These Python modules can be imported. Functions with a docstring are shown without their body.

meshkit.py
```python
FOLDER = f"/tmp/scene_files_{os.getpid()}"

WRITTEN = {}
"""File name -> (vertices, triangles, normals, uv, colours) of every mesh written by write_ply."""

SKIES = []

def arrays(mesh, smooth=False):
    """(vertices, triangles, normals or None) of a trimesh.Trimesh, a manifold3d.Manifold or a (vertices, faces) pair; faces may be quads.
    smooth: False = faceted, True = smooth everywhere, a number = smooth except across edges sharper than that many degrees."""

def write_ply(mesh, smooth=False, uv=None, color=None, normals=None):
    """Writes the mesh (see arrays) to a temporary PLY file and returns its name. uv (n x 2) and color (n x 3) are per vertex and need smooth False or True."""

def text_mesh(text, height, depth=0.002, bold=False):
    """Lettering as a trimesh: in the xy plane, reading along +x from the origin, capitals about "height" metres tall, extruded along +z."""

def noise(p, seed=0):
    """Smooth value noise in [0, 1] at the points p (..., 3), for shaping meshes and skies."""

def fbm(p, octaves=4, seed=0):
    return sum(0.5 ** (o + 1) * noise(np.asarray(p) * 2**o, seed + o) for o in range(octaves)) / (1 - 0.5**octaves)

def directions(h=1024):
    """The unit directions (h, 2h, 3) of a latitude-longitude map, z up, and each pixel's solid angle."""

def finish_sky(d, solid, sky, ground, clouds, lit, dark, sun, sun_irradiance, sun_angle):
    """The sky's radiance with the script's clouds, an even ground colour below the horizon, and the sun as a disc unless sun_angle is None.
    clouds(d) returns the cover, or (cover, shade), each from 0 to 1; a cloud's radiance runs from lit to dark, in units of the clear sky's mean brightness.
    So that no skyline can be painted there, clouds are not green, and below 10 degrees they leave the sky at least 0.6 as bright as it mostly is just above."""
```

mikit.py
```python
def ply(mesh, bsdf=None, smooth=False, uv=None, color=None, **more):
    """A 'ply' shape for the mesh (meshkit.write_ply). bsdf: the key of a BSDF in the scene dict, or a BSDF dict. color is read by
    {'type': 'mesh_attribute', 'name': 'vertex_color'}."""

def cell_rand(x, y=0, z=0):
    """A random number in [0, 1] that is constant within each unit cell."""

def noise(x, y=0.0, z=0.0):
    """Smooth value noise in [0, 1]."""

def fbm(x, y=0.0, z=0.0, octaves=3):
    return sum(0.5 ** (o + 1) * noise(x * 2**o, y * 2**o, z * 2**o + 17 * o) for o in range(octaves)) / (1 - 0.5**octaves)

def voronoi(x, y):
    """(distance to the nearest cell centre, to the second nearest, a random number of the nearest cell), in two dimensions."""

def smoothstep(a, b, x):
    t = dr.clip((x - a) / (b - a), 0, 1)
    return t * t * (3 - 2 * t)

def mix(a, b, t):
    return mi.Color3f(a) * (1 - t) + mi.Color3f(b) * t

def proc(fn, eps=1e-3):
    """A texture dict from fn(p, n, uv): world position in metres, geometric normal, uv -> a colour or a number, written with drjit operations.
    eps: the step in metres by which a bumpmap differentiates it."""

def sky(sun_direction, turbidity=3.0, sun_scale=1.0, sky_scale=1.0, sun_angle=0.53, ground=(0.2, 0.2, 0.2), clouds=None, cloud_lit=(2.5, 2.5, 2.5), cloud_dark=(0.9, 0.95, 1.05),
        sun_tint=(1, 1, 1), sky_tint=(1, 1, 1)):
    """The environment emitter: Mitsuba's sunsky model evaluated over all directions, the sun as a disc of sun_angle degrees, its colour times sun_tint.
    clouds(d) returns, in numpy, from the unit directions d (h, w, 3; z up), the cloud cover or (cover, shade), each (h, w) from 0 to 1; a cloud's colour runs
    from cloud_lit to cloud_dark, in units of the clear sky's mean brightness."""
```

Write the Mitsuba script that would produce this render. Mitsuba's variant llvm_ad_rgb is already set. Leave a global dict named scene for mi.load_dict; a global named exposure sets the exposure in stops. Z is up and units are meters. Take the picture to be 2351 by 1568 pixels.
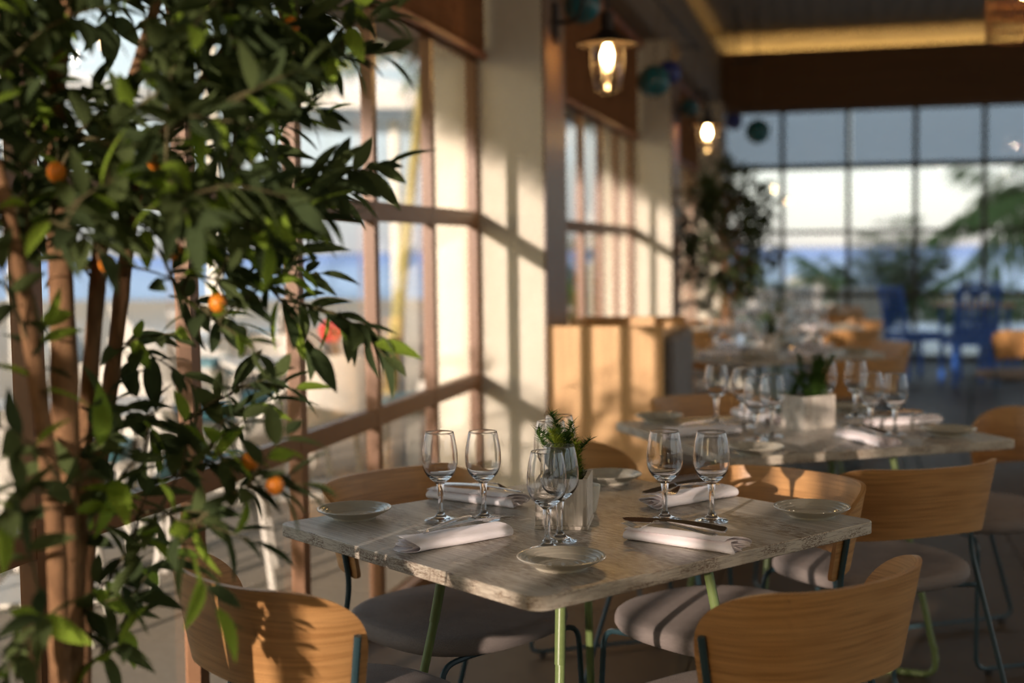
import math, random
import numpy as np, trimesh, mitsuba as mi, drjit as dr, mikit, meshkit
from shapely.geometry import Polygon, box as sbox
from shapely import affinity
from mikit import proc, noise, fbm, smoothstep, mix
T = mi.ScalarTransform4f
scene, labels = {}, {}
PI = math.pi

# ---------------------------------------------------------------- camera, sky, exposure
CAM_RIGHT = np.array([0.97125, 0.23772, -0.01276])
CAM_UP = np.array([-0.00357, 0.06810, 0.99767])
CAM_FWD = np.array([-0.23803, 0.96894, -0.06699])
EYE = np.array([0.0, 0.0, 1.32])
scene['camera'] = {'type': 'thinlens', 'fov': 2 * math.degrees(math.atan(2351 / 2 / 3093.0)), 'fov_axis': 'x',
    'aperture_radius': 0.0125, 'focus_distance': 2.72, 'near_clip': 0.05, 'far_clip': 8000.0,
    'to_world': T().look_at(origin=EYE.tolist(), target=(EYE + CAM_FWD).tolist(), up=CAM_UP.tolist())}
SUN_AZ, SUN_EL = math.radians(14.2), math.radians(8.4)
SUN = [-math.sin(SUN_AZ) * math.cos(SUN_EL), -math.cos(SUN_AZ) * math.cos(SUN_EL), math.sin(SUN_EL)]


def haze(d):
    el = np.degrees(np.arcsin(np.clip(d[..., 2], -1, 1)))
    n = meshkit.fbm(d * np.array([3.0, 3.0, 7.0]), 4, 3)
    return np.clip(0.85 - el / 55.0, 0.25, 0.85) * (0.75 + 0.4 * n), 0.25 + 0.2 * n


scene['sky'] = mikit.sky(SUN, turbidity=4.0, sun_scale=0.38, sky_scale=0.8, clouds=haze, cloud_lit=(0.47, 0.51, 0.62), cloud_dark=(0.38, 0.43, 0.56),
                         ground=(0.3, 0.27, 0.22), sun_tint=(0.85, 1.26, 3.6))
exposure = 4.95


# ---------------------------------------------------------------- naming
def num(key):
    if key not in scene and key not in labels and not any(k.startswith(key + '__') for k in scene):
        return key
    n = 1
    while f'{key}_{n:03d}' in USED or f'{key}_{n:03d}' in scene or f'{key}_{n:03d}' in labels:
        n += 1
    return f'{key}_{n:03d}'


USED = set()
COUNT = {}


def fresh(key):
    if key not in USED:
        USED.add(key)
        return key
    n = COUNT.get(key, 1)
    while f'{key}_{n:03d}' in USED:
        n += 1
    COUNT[key] = n + 1
    k = f'{key}_{n:03d}'
    USED.add(k)
    return k


def obj(name, ply, parent=None, to_world=None, label=None, kind=None):
    key = fresh((parent + '__' if parent else '') + name)
    scene[key] = ply if to_world is None else {**ply, 'to_world': to_world}
    if label or kind:
        labels.setdefault(key, {})
        if label:
            labels[key]['label'] = label
        if kind:
            labels[key]['kind'] = kind
    return key


def thing(name, label, cat=None, group=None, kind=None):
    key = fresh(name)
    d = {'label': label}
    if cat:
        d['category'] = cat
    if group:
        d['group'] = group
    if kind:
        d['kind'] = kind
    labels[key] = d
    return key


def single(name, ply, label, cat=None, group=None, kind=None, to_world=None):
    key = thing(name, label, cat, group, kind)
    scene[key] = ply if to_world is None else {**ply, 'to_world': to_world}
    return key


def at(x, y, z=0.0, rot=0.0):
    return T().translate([x, y, z]).rotate([0, 0, 1], math.degrees(rot))


# ---------------------------------------------------------------- geometry helpers
def bx(x0, x1, y0, y1, z0, z1, bev=0.0):
    if bev <= 0:
        m = trimesh.creation.box(extents=[x1 - x0, y1 - y0, z1 - z0])
        m.apply_translation([(x0 + x1) / 2, (y0 + y1) / 2, (z0 + z1) / 2])
        return m
    pts = []
    for sx in (0, 1):
        for sy in (0, 1):
            for sz in (0, 1):
                X, Y, Z = (x0, x1)[sx], (y0, y1)[sy], (z0, z1)[sz]
                ix, iy, iz = (1 - 2 * sx) * bev, (1 - 2 * sy) * bev, (1 - 2 * sz) * bev
                pts += [(X, Y + iy, Z + iz), (X + ix, Y, Z + iz), (X + ix, Y + iy, Z)]
    return trimesh.convex.convex_hull(np.array(pts))


def cat(*ms):
    ms = [m for q in ms for m in (q if isinstance(q, (list, tuple)) else [q])]
    return trimesh.util.concatenate(ms)


def grid_mesh(P, closed_u=False):
    """P: (nu, nv, 3) -> trimesh with quads."""
    nu, nv = P.shape[:2]
    i, j = np.meshgrid(np.arange(nu if closed_u else nu - 1), np.arange(nv - 1), indexing='ij')
    i2 = (i + 1) % nu
    a, b, c, d = i * nv + j, i2 * nv + j, i2 * nv + j + 1, i * nv + j + 1
    F = np.vstack([np.stack([a, b, c], -1).reshape(-1, 3), np.stack([a, c, d], -1).reshape(-1, 3)])
    return trimesh.Trimesh(P.reshape(-1, 3), F, process=False)


def lathe(profile, n=32):
    """profile (r, z) travelling up the outside: normals point to the right of travel."""
    pr = np.asarray(profile, float)
    t = np.arange(n) * 2 * PI / n
    P = np.stack([pr[None, :, 0] * np.cos(t)[:, None], pr[None, :, 0] * np.sin(t)[:, None], np.broadcast_to(pr[None, :, 1], (n, len(pr)))], -1)
    return grid_mesh(P, closed_u=True)


def tube(points, r, n=8, cap=True, closed=False):
    p = np.asarray(points, float)
    rr = np.broadcast_to(np.asarray(r, float), (len(p),))
    if closed:
        t = np.roll(p, -1, 0) - np.roll(p, 1, 0)
    else:
        t = np.gradient(p, axis=0)
    t /= np.linalg.norm(t, axis=1, keepdims=True) + 1e-12
    a = np.cross(t[0], [0, 0, 1.0] if abs(t[0][2]) < 0.9 else [1.0, 0, 0])
    fr = []
    for k in range(len(p)):
        a = a - t[k] * (a @ t[k])
        a /= np.linalg.norm(a) + 1e-12
        fr.append((a.copy(), np.cross(t[k], a)))
    ang = np.arange(n) * 2 * PI / n
    P = np.array([[p[k] + rr[k] * (math.cos(w) * fr[k][0] + math.sin(w) * fr[k][1]) for k in range(len(p))] for w in ang])
    if closed:
        P = np.concatenate([P, P[:, :1]], 1)
    m = grid_mesh(P, closed_u=True)
    if cap and not closed:
        v = list(m.vertices)
        f = list(m.faces)
        k = len(p)
        c0 = len(v); v.append(p[0]); c1 = len(v); v.append(p[-1])
        for i in range(n):
            j = (i + 1) % n
            f.append([c0, j * k, i * k]); f.append([c1, i * k + k - 1, j * k + k - 1])
        m = trimesh.Trimesh(np.array(v), np.array(f), process=False)
    return m


def fillet(pts, r, seg=5):
    pts = [np.asarray(q, float) for q in pts]
    out = [pts[0]]
    for k in range(1, len(pts) - 1):
        a, b, c = pts[k - 1], pts[k], pts[k + 1]
        u, v = a - b, c - b
        lu, lv = np.linalg.norm(u), np.linalg.norm(v)
        d = min(r, lu * 0.49, lv * 0.49)
        p0, p1 = b + u / lu * d, b + v / lv * d
        for s in np.linspace(0, 1, seg + 1):
            out.append((1 - s) ** 2 * p0 + 2 * s * (1 - s) * b + s * s * p1)
    out.append(pts[-1])
    return np.array(out)


def rr_poly(w, h, r, seg=8):
    return sbox(-w / 2 + r, -h / 2 + r, w / 2 - r, h / 2 - r).buffer(r, quad_segs=seg)


def ext(poly, h, z=0.0):
    m = trimesh.creation.extrude_polygon(poly, h, engine='earcut')
    m.apply_translation([0, 0, z])
    return m


def moved(m, *args):
    m = m.copy()
    m.apply_transform(np.array(args[0] if len(args) == 1 else args))
    return m


def rotz(m, a, t=(0, 0, 0)):
    m = m.copy()
    m.apply_transform(trimesh.transformations.rotation_matrix(a, [0, 0, 1]))
    m.apply_translation(t)
    return m


# ---------------------------------------------------------------- materials
def rgb(r, g, b):
    """sRGB 0..255 -> linear reflectance"""
    return [((c / 255) / 12.92 if c / 255 < 0.04045 else ((c / 255 + 0.055) / 1.055) ** 2.4) for c in (r, g, b)]


def C(*a):
    return {'type': 'rgb', 'value': rgb(*a)}


def prin(color, rough=0.5, spec=0.5, two=True, **kw):
    d = {'type': 'principled', 'base_color': color if isinstance(color, dict) else C(*color), 'roughness': rough, 'specular': spec, **kw}
    return {'type': 'twosided', 'bsdf': d} if two else d


def oak(light, dark, scale=1.0):
    li, da = rgb(*light), rgb(*dark)

    def fn(p, n, uv):
        u, v = uv.x * scale, uv.y * scale
        v2 = v + 0.02 * noise(u * 3.0, v * 4.0) + 0.012 * noise(u * 1.3, 7.0)
        g = fbm(u * 2.0, v2 * 130.0, 1.0, 3)
        f = noise(u * 14.0, v2 * 420.0, 3.0)
        w = noise(u * 0.9, v2 * 16.0, 9.0)
        t = dr.clip(0.48 * g + 0.12 * w + 0.42 * f, 0, 1)
        return mix(li, da, smoothstep(0.2, 0.95, t))
    return fn


def weathered(p, n, uv):
    u, v = uv.x, uv.y
    streak = smoothstep(0.2, 0.9, noise(u * 9.0, v * 330.0, 1.0))
    broad = fbm(u * 2.2, v * 40.0, 5.0, 3)
    scuff = smoothstep(0.48, 0.64, fbm(u * 4.0, v * 11.0, 2.0, 4)) * smoothstep(0.35, 0.7, fbm(u * 70.0, v * 330.0, 4.0, 2))
    base = mix(rgb(188, 183, 173), rgb(142, 135, 124), dr.clip(0.55 * broad + 0.45 * streak, 0, 1))
    return base * (1 - 0.7 * scuff) + mi.Color3f(rgb(104, 86, 70)) * (0.7 * scuff)


def weathered_edge(p, n, uv):
    u, v = uv.x, uv.y
    lines = smoothstep(0.45, 0.8, noise(u * 60.0, v * 1100.0, 1.0))
    scuff = smoothstep(0.40, 0.60, fbm(u * 16.0, v * 60.0, 2.0, 3)) * smoothstep(0.35, 0.7, fbm(u * 300.0, v * 900.0, 4.0, 2))
    k = dr.clip(0.40 * lines + 0.75 * scuff, 0, 1)
    return mix(rgb(194, 184, 166), rgb(112, 90, 70), k)


def floor_col(p, n, uv):
    a = fbm(p.x * 1.3, p.y * 1.3, 0.0, 4)
    b = fbm(p.x * 9.0, p.y * 9.0, 3.0, 3)
    t = dr.clip(0.6 * a + 0.4 * b, 0, 1)
    return mix(rgb(62, 52, 43), rgb(84, 71, 57), t)


def plaster_col(p, n, uv):
    a = fbm(p.x * 3.0 + p.y * 2.0, p.z * 3.0, 1.0, 3)
    b = fbm(p.x * 30.0 + p.y * 21.0, p.z * 12.0, 2.0, 2)
    return mix(rgb(206, 199, 180), rgb(222, 216, 199), dr.clip(0.7 * a + 0.3 * b, 0, 1))


def fabric_col(p, n, uv):
    a = noise(p.x * 900.0, p.y * 900.0, p.z * 900.0)
    b = fbm(p.x * 25.0, p.y * 25.0, p.z * 25.0, 2)
    return mix(rgb(106, 97, 92), rgb(146, 135, 128), dr.clip(0.7 * a + 0.3 * b, 0, 1))


def weave_col(p, n, uv):
    a = noise(p.y * 8.0, p.z * 260.0, p.x * 8.0)
    b = noise(p.y * 60.0 + p.x * 60.0, p.z * 9.0, 4.0)
    return mix(rgb(94, 62, 42), rgb(140, 98, 66), dr.clip(0.6 * a + 0.4 * b, 0, 1))


def white_wood(p, n, uv):
    a = noise(uv.x * 9.0, uv.y * 260.0, 2.0)
    b = smoothstep(0.62, 0.75, noise(uv.x * 30.0, uv.y * 160.0, 5.0))
    c = mix(rgb(214, 206, 194), rgb(190, 180, 166), a)
    return c * (1 - 0.35 * b) + mi.Color3f(rgb(120, 104, 88)) * (0.35 * b)


def bark_col(p, n, uv):
    a = fbm(p.x * 90.0, p.y * 90.0, p.z * 28.0, 3)
    return mix(rgb(92, 66, 46), rgb(168, 128, 92), a)


def paver_col(p, n, uv):
    a = fbm(p.x * 2.0, p.y * 2.0, 1.0, 3)
    b = noise(p.x * 60.0, p.y * 60.0, 4.0)
    return mix(rgb(118, 110, 97), rgb(136, 128, 114), dr.clip(0.6 * a + 0.4 * b, 0, 1))


def sea_haze_col(p, n, uv):
    d = smoothstep(30.0, 400.0, dr.sqrt(p.x * p.x + p.y * p.y))  # distance haze put into the sea colour, bluer towards the horizon
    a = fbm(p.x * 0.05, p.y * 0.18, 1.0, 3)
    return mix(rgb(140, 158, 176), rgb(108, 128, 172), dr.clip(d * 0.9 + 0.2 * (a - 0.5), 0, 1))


def beam_col(p, n, uv):
    g = fbm(p.x * 1.2 + p.y * 1.2, p.z * 45.0, 1.0, 3)
    return mix(rgb(92, 64, 40), rgb(116, 84, 54), g)


def ceil_col(p, n, uv):
    g = fbm(p.x * 30.0, p.y * 1.0, 1.0, 3)
    return mix(rgb(118, 108, 95), rgb(138, 127, 112), g)


def add_bsdf(name, d):
    scene[name] = d


B = add_bsdf
B('m_oak', prin(proc(oak((192, 145, 92), (158, 111, 64))), 0.38, 0.45))
B('m_ply', prin(proc(oak((214, 172, 118), (186, 142, 92), 0.5)), 0.5, 0.4))
B('m_fabric', {'type': 'twosided', 'bsdf': {'type': 'principled', 'base_color': proc(fabric_col), 'roughness': 0.95, 'specular': 0.15, 'sheen': 0.4}})
B('m_rod', prin((44, 66, 72), 0.32, 0.5))
B('m_glide', prin((40, 36, 34), 0.7))
B('m_green', prin((112, 128, 76), 0.36, 0.5))
B('m_top', prin(proc(weathered), 0.36, 0.42))
B('m_edge', prin(proc(weathered_edge), 0.45, 0.4))
B('m_plate', prin((172, 165, 149), 0.12, 0.55))
B('m_cup', prin((214, 208, 192), 0.2, 0.5))
B('m_napkin', prin((236, 230, 230), 0.9, 0.2, sheen=0.3))
B('m_steel', {'type': 'twosided', 'bsdf': {'type': 'roughconductor', 'material': 'none', 'specular_reflectance': {'type': 'rgb', 'value': [0.74, 0.72, 0.70]}, 'alpha': 0.09}})
B('m_glass', {'type': 'dielectric', 'int_ior': 1.5, 'ext_ior': 1.0})
B('m_pane', {'type': 'thindielectric', 'int_ior': 1.4, 'ext_ior': 1.0})
B('m_frame', prin((120, 82, 50), 0.42, 0.45))
B('m_frame_dark', prin((40, 46, 40), 0.4, 0.45))
B('m_floor', prin(proc(floor_col), 0.5, 0.25))
B('m_grout', prin((78, 68, 60), 0.8))
B('m_plaster', prin(proc(plaster_col), 0.9, 0.2))
B('m_clad', prin((120, 96, 78), 0.35, 0.5))
B('m_beam', prin(proc(beam_col), 0.6, 0.3))
B('m_soffit', prin((122, 110, 98), 0.7, 0.3))
B('m_ceil', prin(proc(ceil_col), 0.75, 0.3))
B('m_weave', {'type': 'principledthin', 'base_color': proc(weave_col), 'roughness': 0.9, 'diff_trans': 0.35, 'spec_trans': 0.0})
B('m_bar', prin((142, 84, 52), 0.5))
B('m_whitewood', prin(proc(white_wood), 0.7, 0.3))
B('m_soil', prin((58, 46, 36), 0.95, 0.1))
B('m_needle', {'type': 'principledthin', 'base_color': C(66, 92, 40), 'roughness': 0.6, 'diff_trans': 0.5, 'spec_trans': 0.0})
B('m_needle_light', {'type': 'principledthin', 'base_color': C(136, 150, 50), 'roughness': 0.6, 'diff_trans': 0.6, 'spec_trans': 0.0})
B('m_bark', prin(proc(bark_col), 0.85, 0.2))
for nm, c, dt in (('m_leaf', (96, 110, 68), 0.8), ('m_leaf_dark', (72, 86, 56), 0.6), ('m_leaf_sunlit', (162, 192, 74), 1.2)):  # the brightest tone stands for sunlit leaves, put into the colour
    B(nm, {'type': 'principledthin', 'base_color': C(*c), 'roughness': 0.42, 'diff_trans': dt, 'spec_trans': 0.0})
B('m_twig', prin((92, 84, 54), 0.8))
B('m_orange', prin((236, 138, 40), 0.4, 0.5))
B('m_paver', prin(proc(paver_col), 0.9, 0.2))
B('m_sand', prin((126, 116, 100), 0.95, 0.1))
B('m_sea', prin(proc(sea_haze_col), 0.55, 0.3))
B('m_white', prin((182, 178, 168), 0.55, 0.4))
B('m_whitecloth', {'type': 'principledthin', 'base_color': C(240, 236, 226), 'roughness': 0.9, 'diff_trans': 0.6, 'spec_trans': 0.0})
B('m_thatch', prin((150, 140, 128), 0.95, 0.1))
B('m_palm', {'type': 'principledthin', 'base_color': C(96, 118, 70), 'roughness': 0.5, 'diff_trans': 0.6, 'spec_trans': 0.0})
B('m_palmtrunk', prin((150, 140, 84), 0.85))
B('m_deck', prin((196, 196, 200), 0.35, 0.5))  # bright sky sheen of the back terrace put into the pale colour
B('m_red', prin((176, 40, 34), 0.5))
B('m_teal', prin((60, 110, 120), 0.6))
B('m_bluechair', prin((48, 96, 178), 0.45, 0.45))
B('m_iron', prin((38, 32, 28), 0.55, 0.4))
B('m_float_teal', prin((40, 110, 120), 0.12, 0.6))
B('m_float_blue', prin((44, 62, 140), 0.12, 0.6))
B('m_rope', prin((120, 100, 76), 0.9))
B('m_wicker', prin((104, 72, 46), 0.7))
B('m_screen', {'type': 'principledthin', 'base_color': C(214, 218, 222), 'roughness': 0.9, 'diff_trans': 1.2, 'spec_trans': 0.0})
B('m_greyfab', prin((120, 116, 114), 0.95, 0.15))
B('m_hedge', {'type': 'principledthin', 'base_color': C(88, 108, 70), 'roughness': 0.6, 'diff_trans': 0.5, 'spec_trans': 0.0})

# ---------------------------------------------------------------- tree joints (metres)
TRUNKS=dict(t1=[(-1.089,1.697,0.622),(-1.080,1.696,0.878),(-1.075,1.704,1.128),(-1.087,1.723,1.289),(-1.106,1.747,1.408),(-1.112,1.754,1.534),(-1.094,1.768,1.666),(-1.082,1.778,1.766)],t2=[(-1.092,1.716,0.614),(-1.088,1.735,0.868),(-1.091,1.778,1.055),(-1.079,1.791,1.209),(-1.054,1.791,1.408),(-1.027,1.773,1.501),(-0.983,1.791,1.614),(-0.953,1.807,1.739)],t3=[(-1.109,1.762,0.596),(-1.115,1.814,0.916),(-1.116,1.874,1.041),(-1.097,1.890,1.210),(-1.078,1.907,1.379),(-1.055,1.897,1.459),(-0.975,1.891,1.542),(-0.911,1.913,1.627),(-0.860,1.934,1.746)],t4=[(-1.078,1.669,0.632),(-1.047,1.627,0.956),(-1.042,1.589,1.140),(-1.052,1.576,1.286),(-1.069,1.561,1.429),(-1.102,1.551,1.553),(-1.125,1.555,1.677)])
CLUSTERS=[(-1.223,1.758,1.731),(-1.201,1.697,1.704),(-1.096,1.552,1.639),(-1.132,1.633,1.604),(-1.35,1.908,1.603),(-1.214,1.738,1.558),(-1.239,1.761,1.535),(-1.104,1.545,1.454),(-1.14,1.615,1.426),(-1.071,1.526,1.388),(-1.221,1.729,1.387),(-1.139,1.684,1.729),(-1.076,1.609,1.674),(-1.268,1.885,1.691),(-1.285,1.879,1.657),(-1.111,1.637,1.574),(-1.082,1.566,1.519),(-1.305,1.941,1.544),(-1.207,1.765,1.47),(-1.247,1.811,1.442),(-1.1,1.621,1.403),(-1.238,1.819,1.386),(-1.226,1.901,1.772),(-1.242,1.894,1.732),(-1.183,1.812,1.667),(-1.194,1.862,1.628),(-1.196,1.855,1.616),(-1.15,1.783,1.56),(-1.096,1.675,1.495),(-1.128,1.718,1.493),(-1.26,1.932,1.442),(-1.064,1.611,1.387),(-1.109,1.708,1.38),(-1.212,1.918,1.759),(-1.053,1.669,1.677),(-1.0,1.603,1.629),(-1.08,1.695,1.554),(-1.086,1.759,1.504),(-1.205,1.916,1.489),(-1.084,1.714,1.432),(-1.103,1.758,1.4),(-0.966,1.543,1.359),(-1.006,1.661,1.717),(-1.002,1.662,1.686),(-1.028,1.704,1.503),(-1.15,1.937,1.503),(-1.074,1.784,1.437),(-0.954,1.571,1.397),(-1.075,1.751,1.369),(-1.028,1.829,1.756),(-1.084,1.898,1.717),(-1.12,1.988,1.529),(-0.972,1.676,1.472),(-0.976,1.667,1.449),(-1.059,1.864,1.42),(-0.955,1.64,1.378),(-0.991,1.833,1.74),(-0.984,1.802,1.704),(-1.026,1.912,1.691),(-0.892,1.658,1.537),(-0.932,1.666,1.514),(-1.103,2.002,1.494),(-0.997,1.842,1.453),(-1.053,1.947,1.426),(-0.944,1.706,1.358),(-0.849,1.644,1.694),(-0.931,1.811,1.687),(-0.919,1.757,1.638),(-0.902,1.759,1.618),(-0.85,1.612,1.534),(-0.833,1.595,1.494),(-0.87,1.637,1.453),(-0.858,1.627,1.418),(-0.835,1.584,1.387),(-0.856,1.715,1.709),(-0.797,1.637,1.646),(-0.882,1.783,1.662),(-0.827,1.685,1.595),(-0.971,1.944,1.561),(-0.812,1.621,1.495),(-0.852,1.729,1.407),(-0.989,2.011,1.373),(-0.87,1.824,1.723),(-0.786,1.67,1.652),(-0.829,1.764,1.655),(-0.911,1.963,1.648),(-0.784,1.694,1.528),(-0.831,1.77,1.517),(-0.818,1.702,1.423),(-0.759,1.623,1.408),(-0.945,1.95,1.357),(-0.824,1.711,1.694),(-0.812,1.701,1.668),(-0.817,1.734,1.606),(-0.874,1.873,1.578),(-0.911,1.897,1.551),(-0.81,1.708,1.408),(-0.798,1.703,1.362),(-0.892,2.031,1.757),(-0.828,1.887,1.71),(-0.857,1.933,1.689),(-0.867,1.949,1.641),(-0.932,2.057,1.629),(-0.747,1.642,1.533),(-0.89,2.015,1.396),(-0.795,1.757,1.378),(-0.823,1.965,1.76),(-0.768,1.844,1.682),(-0.862,2.026,1.678),(-0.824,1.922,1.644),(-0.856,2.039,1.409),(-0.765,1.766,1.376),(-0.688,1.866,1.651),(-0.732,1.904,1.605),(-0.78,1.894,1.635),(-0.777,1.898,1.67),(-0.795,1.886,1.574),(-0.836,1.926,1.541),(-0.788,1.93,1.428),(-0.749,1.94,1.44),(-0.801,1.873,1.403),(-0.823,1.867,1.394),(-0.874,1.907,1.406),(-0.886,1.853,1.414),(-0.921,1.953,1.493),(-0.879,1.964,1.506),(-0.863,1.853,1.336),(-0.862,1.903,1.309),(-0.83,1.909,1.282),(-0.814,1.915,1.308),(-0.867,1.848,1.274),(-0.863,1.847,1.252),(-0.866,1.799,1.31),(-0.92,1.84,1.349),(-0.809,1.943,1.241),(-0.777,1.97,1.229),(-0.744,1.977,1.212),(-0.83,1.907,1.249),(-0.878,1.79,1.222),(-0.944,1.827,1.253),(-0.942,1.779,1.286),(-1.059,1.599,1.338),(-1.108,1.792,1.319),(-1.046,1.545,1.264),(-1.047,1.59,1.175),(-1.071,1.895,1.19),(-1.041,1.901,1.162),(-0.901,1.932,1.116),(-0.919,1.906,1.105),(-0.909,1.875,1.072),(-0.961,1.863,1.073),(-0.912,1.82,1.033),(-0.869,1.779,1.027),(-0.8,1.743,1.016),(-0.812,1.739,0.991),(-0.95,1.809,1.001),(-1.019,1.849,1.08),(-1.044,1.792,1.099),(-1.029,1.537,1.083),(-1.04,1.53,1.016),(-1.055,1.736,1.068),(-1.034,1.686,1.019),(-1.006,1.797,1.028),(-0.944,1.755,0.947),(-0.884,1.718,0.943),(-0.872,1.667,0.912),(-1.006,1.792,0.957),(-1.024,1.738,0.992),(-1.025,1.782,0.886),(-1.056,1.772,0.841),(-1.006,1.784,0.841),(-1.037,1.771,0.77),(-1.035,1.719,0.747),(-1.057,1.563,0.809),(-1.05,1.511,0.784),(-1.035,1.57,0.838),(-1.06,1.717,0.81),(-1.069,1.774,0.925),(-1.029,1.528,0.959),(-1.035,1.633,0.997)]
FRUITS=[(-0.930,1.721,1.451),(-0.918,1.736,1.327),(-0.869,1.774,1.251),(-1.020,1.615,1.433),(-1.045,1.776,1.309),(-0.823,1.769,1.024),(-0.768,1.729,0.998),(-0.777,1.844,1.649)]
# ---------------------------------------------------------------- setting: floor, walls, windows, ceiling
XW, YB = -1.589, 16.04
ZR = [(0.0, 0.05), (0.705, 0.77), (1.43, 1.50), (2.165, 2.235), (2.87, 2.93)]
COLS = [(1.26, 1.73), (5.88, 6.35), (10.50, 10.97), (15.12, 15.59)]
BAYS = [(-3.55, 1.26, 7), (1.73, 5.88, 6), (6.35, 10.50, 6), (10.97, 15.12, 6)]

fl = thing('floor', 'dark brown concrete tile floor of the restaurant', kind='structure')
obj('base', mikit.ply(bx(-1.70, 6.1, -3.7, 16.2, -0.12, -0.006), 'm_grout'), fl)
for i in range(5):
    for j in range(11):
        x0, y0 = -1.67 + i * 1.2, -1.2 + j * 1.2
        obj('tile', mikit.ply(bx(x0 + .003, x0 + 1.197, y0 + .003, y0 + 1.197, -0.006, 0.0), 'm_floor'), fl)
obj('screed', mikit.ply(cat(bx(-1.67, 6.1, -3.6, -1.2, -0.006, 0.0), bx(-1.67, 6.1, 12.0, 16.1, -0.006, 0.0), bx(4.33, 6.1, -1.2, 12.0, -0.006, 0.0)), 'm_floor'), fl)


def pane_quad(o, u, v):
    o, u, v = (np.array(q, float) for q in (o, u, v))
    return trimesh.Trimesh(np.array([o, o + u, o + u + v, o + v]), np.array([[0, 1, 2], [0, 2, 3]]), process=False)


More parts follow.
